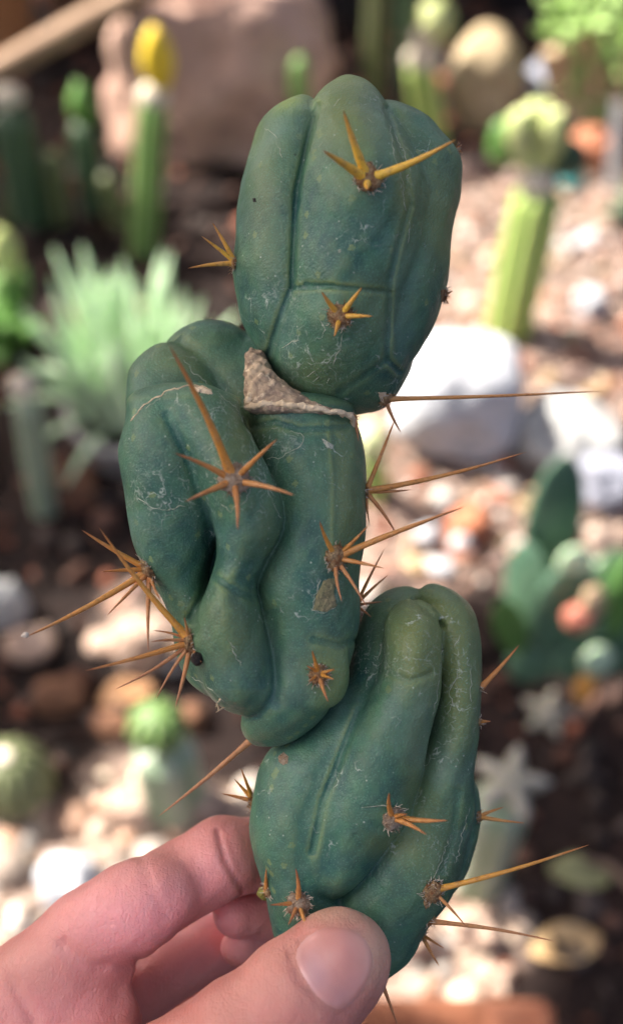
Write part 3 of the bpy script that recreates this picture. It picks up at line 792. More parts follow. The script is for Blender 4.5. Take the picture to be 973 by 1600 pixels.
CORK = MT('cork'); q = CORK
c = q.mix(q.ramp(q.noise(170, 6, .75, .8), .38, .60), (.66, .50, .33), (.30, .215, .16))
c = q.mix(q.ramp(q.noise(900, 3, .6), .55, .7), c, (.80, .65, .45))
CORK = q.set(color=c, rough=.9, spec=.2, normal=q.bump(q.noise(900, 6, .7), .8, .001))
RIM = simple('cork_rim', (.85, .68, .46), (.70, .52, .32), 400, .85, .5, 900)
m = MT('spine')
tn = m.n('SeparateColor', {0: m.n('Attribute', attribute_name='tint').outputs['Color']})
c = m.mix(tn.outputs[0], (.58, .235, .045), (.30, .10, .035))
c = m.mix(tn.outputs[1], c, (.80, .50, .06))                               # golden young spines
c = m.mix(m.math('MULTIPLY', tn.outputs[2], .8), c, (.40, .23, .15))         # greyed old spines
c = m.mix(m.ramp(m.noise(700, 3), .5, .75, 0, .5), c, (.50, .30, .14))
c = m.mix(m.ramp(m.noise(1100, 4, .7), .52, .7, 0, .6), c, (.20, .075, .03))
SPINE = m.set(color=c, rough=.45, spec=.45, normal=m.bump(m.noise(1500, 3), .3, .0004), sss=.12, sscale=.001)
WOOL = simple('areole_wool', (.55, .46, .36), (.68, .60, .50), 500, .95, 0)
FELT = simple('areole_felt', (.34, .14, .05), (.60, .42, .22), 900, .95, .9, 1500)
FELT_G = simple('areole_felt_grey', (.42, .25, .14), (.66, .54, .40), 900, .95, .9, 1500)
PALE = simple('dry_film', (.30, .35, .25), (.48, .50, .40), 500, .7, .5, 900)
FILM = simple('brown_film', (.28, .24, .13), (.20, .20, .10), 500, .7, .6, 900)
SEEDB = simple('dark_bud', (.012, .010, .012), (.03, .022, .02), 500, .6, .8, 1200)
LIMEB = simple('lime_bud', (.22, .28, .05), (.34, .30, .08), 400, .5, .3, 900)

# ------------------------------------------------------------------ the cutting: three segments
TOP = Body([
    (Lobe([(148, 428, 512, -5, 62), (200, 402, 520, 0, 92), (270, 381, 530, 5, 108), (400, 366, 540, 10, 116), (480, 372, 545, 8, 112), (560, 396, 540, 5, 95), (612, 425, 540, 0, 75)], 62, 120, 1.8), 10),
    (Lobe([(158, 556, 650, -15, 56), (205, 556, 688, -5, 72), (248, 548, 718, 2, 80), (285, 545, 720, 5, 84), (370, 545, 704, 15, 98), (450, 545, 697, 15, 100), (540, 545, 660, 10, 92), (600, 545, 622, 5, 75), (640, 545, 612, 5, 60)], 42, 70, 1.75), 10),
    (Lobe([(150, 440, 640, -85, 60), (300, 410, 680, -90, 85), (450, 400, 680, -90, 85), (620, 440, 620, -60, 70)], 90, 130), 14),
    (Lobe([(122, 492, 598, 22, 48), (170, 482, 607, 34, 74), (230, 462, 640, 8, 138), (300, 440, 672, -24, 200), (400, 420, 676, -38, 224), (450, 418, 664, -40, 222), (500, 412, 652, -38, 208), (560, 416, 644, -30, 180), (652, 440, 632, 0, 105)], 62, 95, 2.0, -60), 5),
], grooves=[([(497, 165), (478, 230), (463, 300), (458, 400), (456, 448), (436, 500), (420, 552)], 5, 4.2),
            ([(603, 170), (630, 250), (640, 320), (620, 390), (608, 440), (606, 500), (604, 562), (622, 580)], 5, 4),
            ([(604, 562), (565, 590), (530, 612)], 6, 2.6), ([(457, 450), (520, 448), (606, 456)], 4, 2.2), ([(478, 444), (520, 446)], 4, 1.5)],
    bumps=[(574, 285, 46, 60, 10), (530, 500, 42, 36, 6), (600, 625, 28, 24, 5), (365, 412, 20, 26, 3), (480, 452, 26, 20, -3)])
MID = Body([
    (Lobe([(520, 240, 540, -70, 60), (620, 225, 550, -70, 85), (800, 225, 550, -60, 95), (960, 285, 550, -40, 90), (1085, 330, 500, -20, 70)], 70, 90), 12),
    (Lobe([(500, 266, 396, -72, 56), (560, 258, 404, -70, 66), (640, 262, 412, -66, 70), (800, 262, 420, -60, 70)], 50, 60), 7),      # back dome
    (Lobe([(536, 210, 330, -34, 52), (600, 200, 362, -30, 60), (680, 198, 382, -28, 62), (780, 205, 390, -28, 58)], 50, 60), 6),            # left dome
    (Lobe([(614, 380, 556, 18, 84), (650, 384, 556, 22, 92), (700, 394, 566, 26, 102), (760, 414, 572, 34, 106), (820, 422, 571, 42, 106), (900, 394, 562, 46, 104), (960, 400, 562, 48, 102), (1040, 410, 546, 56, 94), (1100, 380, 520, 56, 86), (1164, 345, 500, 52, 74)], 26, 90, 2.2), 9),
    (Group([(Lobe([(600, 200, 345, 66, 56), (650, 196, 350, 86, 72), (700, 187, 355, 90, 80), (770, 194, 352, 84, 82), (850, 210, 338, 60, 82), (905, 242, 330, 44, 78), (960, 266, 345, 40, 74), (1020, 277, 380, 40, 70), (1092, 296, 392, 40, 60)], 30, 60), 8),
        (Lobe([(598, 222, 372, 84, 54), (640, 256, 382, 108, 66), (690, 280, 398, 124, 72), (740, 300, 422, 132, 76), (790, 322, 440, 130, 76), (835, 334, 438, 122, 74), (880, 332, 414, 112, 68), (910, 322, 402, 112, 68), (950, 306, 408, 114, 72), (1000, 301, 420, 110, 74), (1050, 312, 434, 104, 72), (1118, 330, 446, 96, 64)], 30, 48, 1.8), 18)]), 6),
    (Ell((508, 1052, 120), (36, 52, 30)), 14),
], grooves=[([(268, 524), (310, 560), (350, 610), (385, 660)], 10, 6), ([(262, 650), (300, 730), (322, 800), (330, 870), (318, 930), (300, 965)], 9, 5), ([(392, 668), (430, 660), (470, 672), (540, 668)], 5, 3),
            ([(512, 660), (520, 760), (518, 850)], 5, -1.6), ([(340, 905), (370, 925), (395, 935)], 6, 2.2), ([(490, 1000), (530, 1010), (552, 1000)], 6, 2.5),
            ([(425, 960), (432, 1040), (430, 1100)], 9, 3)],
    bumps=[(366, 752, 36, 34, 7), (526, 872, 26, 28, 6), (232, 893, 24, 26, 5), (298, 1005, 24, 24, 5)])
BOT = Body([
    (Lobe([(950, 590, 730, -50, 60), (1050, 540, 735, -55, 80), (1200, 430, 735, -45, 85), (1350, 425, 700, -30, 80), (1520, 450, 620, -10, 60)], 60, 90), 12),
    (Lobe([(916, 575, 690, -34, 56), (960, 566, 670, -28, 64), (1000, 552, 645, -20, 72), (1050, 538, 630, -10, 80), (1110, 486, 610, 2, 86), (1170, 424, 580, 16, 88), (1240, 396, 548, 26, 86), (1300, 391, 525, 30, 82), (1360, 404, 520, 32, 76), (1430, 420, 540, 28, 68), (1530, 440, 560, 20, 55)], 52, 80, 1.85), 9),
    (Lobe([(911, 632, 722, -14, 58), (950, 650, 738, -8, 66), (1000, 664, 750, 0, 74), (1060, 674, 752, 4, 78), (1130, 664, 748, 6, 80), (1200, 636, 742, 8, 80), (1280, 590, 738, 8, 80), (1340, 545, 724, 14, 76), (1400, 515, 702, 20, 70), (1450, 515, 668, 18, 64), (1540, 525, 622, 10, 52)], 52, 60, 1.85), 10),
    (Lobe([(1205, 690, 746, -30, 40), (1270, 694, 750, -30, 44), (1310, 690, 745, -30, 42), (1400, 670, 715, -25, 36)], 36, 50), 8),
    (Lobe([(1060, 545, 640, 12, 66), (1140, 500, 640, 26, 86), (1200, 462, 620, 30, 90), (1250, 442, 608, 32, 90), (1300, 436, 588, 34, 86), (1400, 432, 545, 30, 72)], 50, 60), 8),
    (Lobe([(936, 600, 684, 46, 40), (975, 600, 688, 62, 54), (1040, 596, 690, 72, 62), (1085, 575, 686, 74, 66), (1140, 545, 674, 76, 68), (1200, 516, 660, 76, 68), (1250, 498, 646, 74, 66), (1295, 488, 622, 70, 62), (1340, 482, 590, 66, 56), (1402, 478, 550, 58, 46)], 36, 46, 1.9), 7),
], grooves=[([(560, 1110), (525, 1200), (505, 1250), (488, 1330)], 6, 5), ([(645, 938), (668, 955), (690, 978)], 5, 4), ([(608, 1050), (640, 1064), (672, 1052)], 5, 3), ([(715, 1240), (708, 1300), (690, 1360)], 7, 3)],
    bumps=[(614, 1280, 30, 26, 7), (640, 1010, 32, 36, 4), (466, 1416, 28, 24, 5), (676, 1396, 26, 26, 5), (460, 1300, 40, 34, 4)])
O_CUT = loc2w(loc(560, 1500, 20))
cut = thing('cactus_cutting', 'blue-green lumpy three-segment cactus cutting with long orange spines held in a hand', 'cactus', tuple(O_CUT))
SEG = []
def make_body(name, body, h, mat, parent, O, colfn=None, **kw):
    V, Q = surface(body, h, **kw)
    W = loc2w(V)
    col = None
    if colfn:
        k = 1 / (1 - V[:, 2] * U); col = colfn(V[:, 0] * k + 486.5, 800 - V[:, 1] * k, V[:, 2])
    o = mesh(name, W - O, Q, mat, True, col, parent)
    bvh = BVHTree.FromPolygons([Vector(v) for v in W], Q.tolist())
    return o, bvh
def g2(x, y, cx, cy, wx, wy): return np.exp(-((x - cx) / wx) ** 2 - ((y - cy) / wy) ** 2)
def ctop(x, y, z):
    lit_rim = np.clip(1.1 * g2(x, y, 440, 148, 60, 22) + .5 * g2(x, y, 392, 195, 16, 40) + .35 * g2(x, y, 545, 122, 45, 14), 0, 1)  # sunlight on the lobe rims, put into the colour
    olive = np.clip(1.0 * g2(x, y, 545, 175, 60, 100) + .5 * g2(x, y, 410, 300, 30, 120) + .5 * g2(x, y, 580, 480, 50, 60) + .8 * g2(x, y, 690, 330, 45, 120) + .8 * g2(x, y, 630, 290, 16, 90) + .6 * g2(x, y, 500, 590, 60, 40), 0, 1)
    sc_ = g2(x, y, 490, 555, 60, 45) + .6 * g2(x, y, 445, 460, 30, 30) + .5 * g2(x, y, 640, 250, 25, 60)
    return np.stack([lit_rim, olive, np.clip(sc_, 0, 1)], 1)
def cmid(x, y, z):
    olive = np.clip(.9 * g2(x, y, 380, 680, 40, 60) + .8 * g2(x, y, 540, 780, 30, 140) + .7 * g2(x, y, 360, 990, 60, 60) + .9 * g2(x, y, 515, 1050, 40, 60) + .6 * g2(x, y, 290, 560, 60, 40) + .5 * g2(x, y, 420, 830, 26, 60), 0, 1)
    sc_ = g2(x, y, 250, 775, 60, 40) + g2(x, y, 330, 740, 30, 40) + g2(x, y, 405, 745, 26, 60) + .8 * g2(x, y, 345, 640, 40, 40) + .7 * g2(x, y, 505, 930, 25, 40) + .6 * g2(x, y, 430, 690, 40, 25)
    return np.stack([.25 * g2(x, y, 520, 1060, 25, 40), olive, np.clip(sc_, 0, 1)], 1)
def cbot(x, y, z):
    olive = np.clip(.9 * g2(x, y, 680, 960, 90, 50) + .9 * g2(x, y, 650, 1030, 50, 60) + .8 * g2(x, y, 720, 1080, 40, 120) + .6 * g2(x, y, 650, 1200, 25, 100) + .6 * g2(x, y, 600, 1320, 40, 20) + .5 * g2(x, y, 670, 1330, 60, 90), 0, 1)
    sc_ = g2(x, y, 575, 1030, 30, 50) + g2(x, y, 710, 1080, 30, 70) + .7 * g2(x, y, 640, 1020, 40, 40) + .6 * g2(x, y, 690, 1340, 40, 60)
    return np.stack([z * 0, olive, np.clip(sc_, 0, 1)], 1)
HV = 3.0
for body, cf, lab in [(TOP, ctop, 'broad smooth ribbed tip segment with golden spines'), (MID, cmid, 'folded lumpy middle segment with deep creases'), (BOT, cbot, 'dark base segment with a finger-like lobe')]:
    o, bv = make_body('stem_segment', body, HV, SKIN, cut, O_CUT, cf); o['label'] = lab
    SEG.append((o, bv))
segT, segM, segB = (s[0] for s in SEG)
BV = {s[0].name: s[1] for s in SEG}
def hit(px, py, seg=None):
    d = Vector(ray(px, py)); best = None
    for o, bv in SEG:
        if seg is not None and o is not seg: continue
        r = bv.ray_cast(Vector(CAM), d.normalized())
        if r[0] is not None and (best is None or r[3] < best[2]): best = (np.array(r[0]), np.array(r[1]), r[3])
    if best is None: return None, None
    n_ = best[1]
    if n_ @ (CAM - best[0]) < 0: n_ = -n_
    return best[0], n_
def near(px, py, seg):
    """surface point at the pixel, or the closest one where the pixel is just off the outline"""
    P, n_ = hit(px, py, seg)
    if P is not None: return P, n_
    q = loc2w(loc(px, py, 10)); r = BV[seg.name].find_nearest(Vector(q))
    return np.array(r[0]), np.array(r[1]) if (np.array(r[1]) @ (np.array(r[0]) - q)) < 0 else -np.array(r[1])
def zof(P): return -((P - CAM) @ LOOK - D) / S

# corky scar where the tip segment joins
class Rough(Body):
    def __call__(s, X, Y, Z):
        return Body.__call__(s, X, Y, Z) + 2.2 * np.sin(X * .22 + Y * .1) * np.sin(Y * .27 - Z * .1) + 1.3 * np.sin(X * .5 + 1) * np.sin(Y * .55 + Z * .4)
SCAR = Rough([(Lobe([(548, 384, 412, 20, 30), (585, 386, 430, 48, 40), (615, 384, 470, 66, 44), (640, 384, 520, 78, 44), (652, 392, 556, 80, 44)], 20, 12, 2.6), 8)], wob=2.2)
make_body('cork_scar', SCAR, 3, CORK, segM, O_CUT)

def strand_w(P, r, mat, name, parent, n=6, col=None, O=None):
    V, F = tube(P, r, n)
    c_ = None
    if col is not None: c_ = np.repeat(col, n, 0)
    return mesh(name, V - (O_CUT if O is None else O), F, mat, True, c_, parent)
def strand(pl, r, mat, name, seg, lift=1.0, jit=1.2, n=5):
    """thin raised line lying on the surface along photo pixels"""
    pts = []
    for (a, b) in zip(pl[:-1], pl[1:]):
        L = max(1, int(math.dist(a, b) / 5))
        for i in range(L): pts.append((a[0] + (b[0] - a[0]) * i / L, a[1] + (b[1] - a[1]) * i / L))
    pts.append(pl[-1]); W = []
    for (x, y) in pts:
        P, n_ = hit(x + rng.normal(0, jit), y + rng.normal(0, jit), seg)
        if P is not None: W.append(P + n_ * lift * S)
    if len(W) < 3: return None
    rr = np.array([r * S * rng.uniform(.55, 1.3) for _ in W]); rr[0] *= .3; rr[-1] *= .3
    return strand_w(W, rr, mat, name, seg, n)
# pale corky rim of the scar
def rim(pl, r, seg=None):
    W = []
    for (x, y, z) in pl: W.append(loc2w(loc(x, y, z)))
    W = np.array(W); ts = np.linspace(0, 1, len(W)); tt = np.linspace(0, 1, 40)
    W = np.stack([np.interp(tt, ts, W[:, i]) for i in range(3)], 1) + rng.normal(0, .9 * S, (40, 3))
    strand_w(W, np.array([r * S * rng.uniform(.7, 1.25) for _ in tt]), RIM, 'cork_rim', segM, 7)
rim([(384, 637, 100), (410, 632, 112), (440, 632, 118), (470, 634, 122), (500, 640, 122), (530, 644, 114), (552, 652, 92), (549, 668, 70)], 5.0)
rim([(394, 556, 30), (403, 575, 52), (404, 592, 76), (394, 610, 92), (386, 634, 104)], 4.6)

def patch(pl, mat, name, seg, lift=2.0, dome=1.5, rings=5, rough=.5):
    pl = np.array(pl, float); c0 = pl.mean(0); n = 36
    cum = np.concatenate([[0], np.cumsum(np.linalg.norm(np.diff(np.vstack([pl, pl[:1]]), axis=0), axis=1))])
    tt = np.linspace(0, cum[-1], n, endpoint=False); cl = np.vstack([pl, pl[:1]])
    B = np.stack([np.interp(tt, cum, cl[:, i]) for i in (0, 1)], 1) + rng.normal(0, rough, (n, 2))
    V, F, ok = [], [], True
    for k in range(rings + 1):
        s = 1 - k / rings
        for b in B:
            q = c0 + (b - c0) * max(s, .02)
            P, n_ = hit(q[0], q[1], seg)
            if P is None: P, n_ = near(q[0], q[1], seg)
            hgt = (-1.2 if k == 0 else lift + dome * (1 - s * s) + rng.normal(0, rough * .4))
            V.append(P + n_ * hgt * S)
    for k in range(rings):
        for i in range(n): F.append([k * n + i, k * n + (i + 1) % n, (k + 1) * n + (i + 1) % n, (k + 1) * n + i])
    F.append(list(range(rings * n, rings * n + n)))
    return mesh(name, np.array(V) - O_CUT, F, mat, True, None, seg)

# ------------------------------------------------------------------ spines
def spine(base, tip, r, seg, gold=0.0, grey=0.0, bow=.04, sink=4, nm='spine'):
    """base, tip: world points"""
    base, tip = np.asarray(base), np.asarray(tip); ax = tip - base; L = np.linalg.norm(ax); ax /= L
    sd = np.cross(ax, LOOK); sd /= np.linalg.norm(sd) + 1e-9
    b0 = base - ax * sink * S
    n = 13; s = np.linspace(0, 1, n)
    P = b0 + (tip - b0) * s[:, None] + sd * (np.sin(np.pi * s) * bow * L)[:, None]
    R = r * .80 * S * ((1 - s) ** .66 * .98 + .03) * (1 + .28 * np.exp(-(s / .06) ** 2)) * (1 + .05 * np.sin(s * 23))
    col = np.stack([np.clip(.1 + .5 * rng.random() * s + .75 * s ** 3, 0, 1), gold * (1 - .75 * s ** 2), np.full(n, grey)], 1)
    return strand_w(P, R, SPINE, nm, seg, 8, col)
def areole(px, py, seg, r=13, mat=None, spines=(), hairs=36, off=2.0):
    """spines: (tip_x, tip_y, dz of the tip in pixels, radius, gold, grey)"""
    mat = mat or FELT; r = r * 1.12
    P, n_ = near(px, py, seg)
    V, F = icos(3); rs = Vector((px, py, 1))
    t1 = np.cross(n_, [0, 0, 1.0]); t1 /= np.linalg.norm(t1) + 1e-9; t2 = np.cross(n_, t1)
    f = np.array([1 + .35 * noise.noise(Vector(v) * 2.2 + rs) + .25 * noise.noise(Vector(v) * 5 + rs) for v in V])
    V = V * f[:, None]
    V = (V[:, :1] * t1 + V[:, 1:2] * t2) * r * S + V[:, 2:3] * n_ * r * .55 * S + P + n_ * off * .5 * S
    ao = mesh('areole', V - O_CUT, F, mat, True, None, seg)
    HVs, HF, nb = [], [], 0
    for _ in range(hairs):
        a, q = rng.uniform(0, 6.28), r * math.sqrt(rng.random())
        o_ = P + (t1 * math.cos(a) + t2 * math.sin(a)) * q * S
        d_ = n_ + (t1 * math.cos(a) + t2 * math.sin(a)) * rng.uniform(.2, 1.6) + rng.normal(0, .4, 3); d_ /= np.linalg.norm(d_)
        L = rng.uniform(5, 13) * S
        v, f_ = tube([o_, o_ + d_ * L * .5, o_ + d_ * L + rng.normal(0, 1.5 * S, 3)], [.8 * S, .6 * S, .2 * S], 3, False)
        HVs.append(v); HF += [[i + nb for i in q2] for q2 in f_]; nb += len(v)
    if hairs:
        ho = mesh('areole_wool', np.concatenate(HVs) - O_CUT, HF, mat, True, None, seg); ho['kind'] = 'stuff'
    if hairs:
        HVs, HF, nb = [], [], 0
        for _ in range(hairs):
            a, q = rng.uniform(0, 6.28), r * rng.uniform(.5, 1.15)
            o_ = P + (t1 * math.cos(a) + t2 * math.sin(a)) * q * S
            d_ = n_ * .8 + (t1 * math.cos(a) + t2 * math.sin(a)) * rng.uniform(.3, 1.4) + rng.normal(0, .5, 3); d_ /= np.linalg.norm(d_)
            L = rng.uniform(4, 10) * S
            v, f_ = tube([o_, o_ + d_ * L * .5, o_ + d_ * L + rng.normal(0, 2 * S, 3)], [.9 * S, .7 * S, .3 * S], 3, False)
            HVs.append(v); HF += [[i + nb for i in q2] for q2 in f_]; nb += len(v)
        ho = mesh('areole_felt', np.concatenate(HVs) - O_CUT, HF, WOOL, True, None, seg); ho['kind'] = 'stuff'
    zb = zof(P)
    for sp in spines:
        tx, ty, dz, rr = sp[:4]; gold = sp[4] if len(sp) > 4 else 0; grey = sp[5] if len(sp) > 5 else 0; bow = sp[6] if len(sp) > 6 else rng.normal(0, .02)
        T = loc2w(loc(tx, ty, zb + dz)); dd = T - P; dd /= np.linalg.norm(dd)
        bp = P + n_ * off * S + (dd - n_ * (dd @ n_)) * r * .45 * S
        spine(bp, T, rr, seg, gold, grey, bow)
    return P
# tip segment
areole(575, 279, segT, 17, FELT, [(536, 172, 70, 9.5, 1), (504, 235, 80, 9.5, 1), (712, 218, 40, 9, 1, 0, -.03), (574, 296, 30, 9, 1)], 60)
areole(531, 494, segT, 15, FELT, [(502, 455, 40, 6.5, .6), (565, 449, 40, 6.5, .9), (582, 494, 40, 6, .7), (522, 526, 30, 5.5, .6)], 60)
areole(367, 411, segT, 9, FELT, [(294, 419, 20, 5.5, .5), (315, 369, 30, 5, .8), (332, 348, 20, 5.5, .5)], 16)
areole(693, 462, segT, 8, FELT, [(707, 454, 0, 4, 0, .4), (700, 475, 0, 3, 0, .4), (703, 463, 5, 3, 0, .2)], 18)
areole(714, 232, segT, 4, FELT, [(720, 226, 5, 2, 0, 0), (722, 238, 5, 2, 0, 0)], 6)
areole(602, 624, segT, 10, FELT, [(942, 611, -30, 4.8, .15, .35, -.004), (618, 602, -40, 4.5, 0, .6), (626, 676, -20, 4.6, 0, .6)], 18)
# middle segment
areole(366, 750, segM, 19, FELT_G, [(264, 538, 120, 8.4, .15, 0, -.02), (433, 686, 60, 6.4, .1, .15), (460, 774, 70, 6.4, .05, .3), (371, 828, 70, 6.4, 0, .3), (289, 784, 60, 6.8, .1, .2), (273, 708, 60, 6.2, .1, .2)], 70)
areole(232, 892, segM, 15, FELT, [(128, 828, 30, 6.2, .15), (160, 893, 40, 5, .1), (39, 996, 70, 7, .2, .1, .02), (167, 962, 60, 5, 0, .3), (232, 1020, 60, 5.5, 0, .35), (252, 940, 40, 4, 0, .3)], 45)
areole(297, 1003, segM, 16, FELT, [(155, 824, 60, 7.4, .25, 0, .02), (134, 1048, 60, 6.2, .1, .1), (178, 1078, 20, 4.4, 0, .5), (274, 1106, 40, 5.8, 0, .3), (244, 1092, 20, 4.4, 0, .5), (288, 964, 40, 4.5, .1, .2), (235, 1003, 30, 4, 0, .4), (240, 985, 10, 3.4, 0, .4), (315, 1035, 30, 4, 0, .3)], 45)
areole(525, 872, segM, 16, FELT, [(724, 792, 40, 7, .1, .15, .01), (499, 814, 50, 5.8, .25), (600, 888, 40, 5.2, .05, .2), (576, 820, 20, 5, .15), (534, 940, 40, 4.6, 0, .4), (572, 948, 30, 5, 0, .35)], 55)
areole(571, 768, segM, 8, FELT, [(822, 706, -20, 6, .1, .2, -.02), (617, 654, 10, 5.5, .1, .15), (622, 840, 10, 4.8, 0, .3), (642, 765, -10, 4.2, 0, .3), (577, 820, 5, 3.6, 0, .3)], 14)
areole(564, 945, segM, 9, FELT, [(600, 858, 10, 4.4, 0, .2), (606, 898, 10, 4.4, 0, .2), (598, 940, 5, 3.4, 0, .3), (580, 965, 5, 3.4, 0, .3)], 20)
areole(498, 1054, segM, 12, FELT, [(487, 1016, 40, 5, .2), (523, 1046, 40, 4.4, .2), (513, 1097, 40, 5, .05, .3), (478, 1040, 30, 3.4, .1), (522, 1062, 40, 4, .3), (482, 1066, 30, 3.4, .1)], 60)
areole(551, 652, segM, 6, FELT, [(556, 715, 10, 4.4, 0, .45, .05)], 8)
# base segment
areole(388, 1250, segB, 12, FELT, [(346, 1240, 10, 5, .1, .1), (366, 1217, 20, 5.2, .35), (377, 1201, 10, 5.2, .25), (384, 1222, 30, 4.6, .3)], 30)
areole(466, 1412, segB, 15, FELT_G, [(462, 1357, 40, 6, .1, .2), (421, 1414, 30, 5, .1, .2), (486, 1458, 60, 5, .1, .25), (450, 1446, 50, 4.6, 0, .3)], 70)
areole(614, 1279, segB, 15, FELT_G, [(608, 1238, 60, 6, .15, .1), (699, 1282, 70, 7, .15, .2), (666, 1304, 70, 6.4, .1, .2), (636, 1272, 50, 5, .1, .1)], 60)
areole(676, 1392, segB, 14, FELT, [(919, 1320, 10, 6.2, .3, 0, -.015), (728, 1448, 20, 4.4, 0, .3)], 70)
areole(672, 1440, segB, 6, FELT, [(868, 1471, 20, 5.2, 0, .45, .02)], 14)
areole(664, 1462, segB, 8, FELT, [(686, 1510, 20, 5, .1, .2), (694, 1482, 10, 4, .05, .2), (676, 1470, 20, 4, .1, .1)], 24)
areole(747, 1276, segB, 7, FELT, [(787, 1261, 0, 4.4, .1, .1), (819, 1286, 0, 4.8, .2, .1)], 10)
areole(750, 1074, segB, 5, FELT, [(811, 1007, -20, 6.2, 0, .2)], 6)
areole(748, 1128, segB, 5, FELT, [(766, 1127, 0, 4.4, .1, 0)], 6)
areole(418, 1392, segB, 8, FELT, [(416, 1356, 30, 4.6, .1, .1)], 20)
areole(590, 1520, segB, 8, FELT, [(622, 1606, 20, 5, 0, .3)], 8)
spine(loc2w(loc(390, 1158, -10)), loc2w(loc(247, 1276, 10)), 6.2, segM, 0, .6, .01)
lump(loc2w(loc(40, 992, 70 + zof(near(232, 892, segM)[0]))), (5 * S, 4 * S, 4 * S), WOOL, segM, O_CUT, 'film_flake', 3, .6)
P, n_ = near(313, 1027, segM); lump(P + n_ * 5 * S, (9 * S, 9 * S, 11 * S), SEEDB, segM, O_CUT, 'dry_bud', 6, .3)
P, n_ = near(410, 1396, segB); lump(P + n_ * 3 * S, (12 * S, 9 * S, 16 * S), LIMEB, segB, O_CUT, 'bud', 7, .25)

# ------------------------------------------------------------------ scars, flakes and scratches on the skin
patch([(505, 905), (530, 898), (522, 925), (528, 948), (510, 958), (488, 955), (492, 930)], FILM, 'film_flake', segM, 1.6, 1.2)
patch([(434, 1180), (444, 1174), (452, 1182), (450, 1194), (441, 1197), (434, 1190)], FELT_G, 'cork_spot', segB, .6, 1.2)
patch([(300, 604), (318, 604), (333, 612), (334, 617), (320, 616), (306, 611)], RIM, 'cork_lip', segM, 1.6, 2.2)
patch([(500, 683), (523, 695), (522, 702), (510, 701)], PALE, 'film_flake', segM, .4, .4)
patch([(670, 1380), (684, 1376), (682, 1400), (664, 1424), (660, 1410)], FELT, 'cork_spot', segB, 1.2, 1.0)
patch([(589, 612), (604, 612), (604, 630), (594, 628)], RIM, 'cork_spot', segT, .6, .6)
patch([(688, 452), (696, 450), (696, 470), (688, 474)], FELT, 'cork_spot', segT, .6, .8)
patch([(394, 309), (400, 308), (401, 316), (395, 317)], SEEDB, 'dark_speck', segT, .3, .8, 3, .2)
patch([(527, 389), (533, 388), (533, 396), (528, 396)], PALE, 'pale_speck', segT, .1, .3, 3, .3)
for pl, sg in [
    ([(214, 775), (236, 792), (262, 798), (288, 790)], segM), ([(288, 560), (300, 580), (330, 600)], segM), ([(228, 640), (262, 612), (300, 601)], segM),
    ([(340, 612), (370, 640), (395, 690), (404, 730)], segM), ([(404, 730), (412, 742), (420, 770), (432, 795), (440, 815)], segM), ([(396, 740), (414, 756), (430, 776)], segM),
    ([(322, 706), (330, 698), (344, 700)], segM), ([(345, 788), (362, 800), (374, 780)], segM), ([(330, 742), (336, 722), (350, 718)], segM), ([(392, 760), (386, 780), (374, 790)], segM),
    ([(430, 660), (424, 672), (436, 668)], segM), ([(415, 720), (440, 712), (465, 700), (476, 688), (470, 676), (450, 676)], segM), ([(360, 1008), (368, 1024), (376, 1040)], segM), ([(355, 1000), (372, 1018)], segM),
    ([(296, 1055), (320, 1070), (345, 1090), (352, 1098)], segM), ([(350, 1120), (370, 1148), (400, 1160)], segM), ([(484, 950), (500, 958), (526, 950)], segM), ([(500, 905), (492, 930), (487, 956)], segM),
    ([(500, 500), (508, 515), (500, 530)], segT), ([(535, 520), (532, 545), (520, 570)], segT), ([(478, 590), (490, 580), (498, 590), (486, 598)], segT), ([(508, 582), (514, 592), (510, 600)], segT),
    ([(440, 545), (452, 535), (470, 530)], segT), ([(410, 198), (424, 206), (434, 216)], segT), ([(434, 228), (440, 245)], segT), ([(520, 168), (532, 152)], segT), ([(614, 205), (630, 240), (640, 262), (636, 282)], segT),
    ([(610, 195), (612, 230), (630, 290), (634, 330)], segT), ([(640, 340), (638, 380)], segT), ([(502, 224), (496, 232)], segT), ([(572, 180), (580, 192)], segT),
    ([(716, 1040), (712, 1062), (700, 1078), (706, 1100), (698, 1120)], segB), ([(690, 1000), (686, 1060), (676, 1120)], segB), ([(720, 990), (710, 1010)], segB), ([(600, 1000), (590, 1030)], segB),
    ([(735, 1040), (735, 1100)], segB), ([(650, 1066), (644, 1072)], segB), ([(700, 1310), (690, 1340), (676, 1380)], segB), ([(735, 1260), (722, 1300), (712, 1350)], segB),
]:
    strand(pl, .75, PALE, 'pale_scratch', sg, -.15)
strand([(204, 657), (224, 634), (262, 611), (300, 602), (326, 607)], 1.3, RIM, 'cork_line', segM, .2)
P, n_ = near(612, 1262, segB)
strand_w([P, P + n_ * 14 * S - RIGHT * 20 * S + UP * 6 * S, P + n_ * 10 * S - RIGHT * 50 * S + UP * 2 * S], np.array([.8, .8, .5]) * S, PALE, 'loose_fibre', segB, 4)
for (x, y) in [(345, 1092), (350, 1105), (352, 1120), (362, 1140), (388, 1160), (340, 1100)]:
    P, n_ = near(x, y, segM)
    for _ in range(2):
        e = P + n_ * rng.uniform(4, 12) * S + rng.normal(0, 7 * S, 3)
        strand_w([P, (P + e) / 2 + rng.normal(0, 2 * S, 3), e], np.array([1.4, 1.1, .5]) * S, RIM, 'loose_fibre', segM, 4)

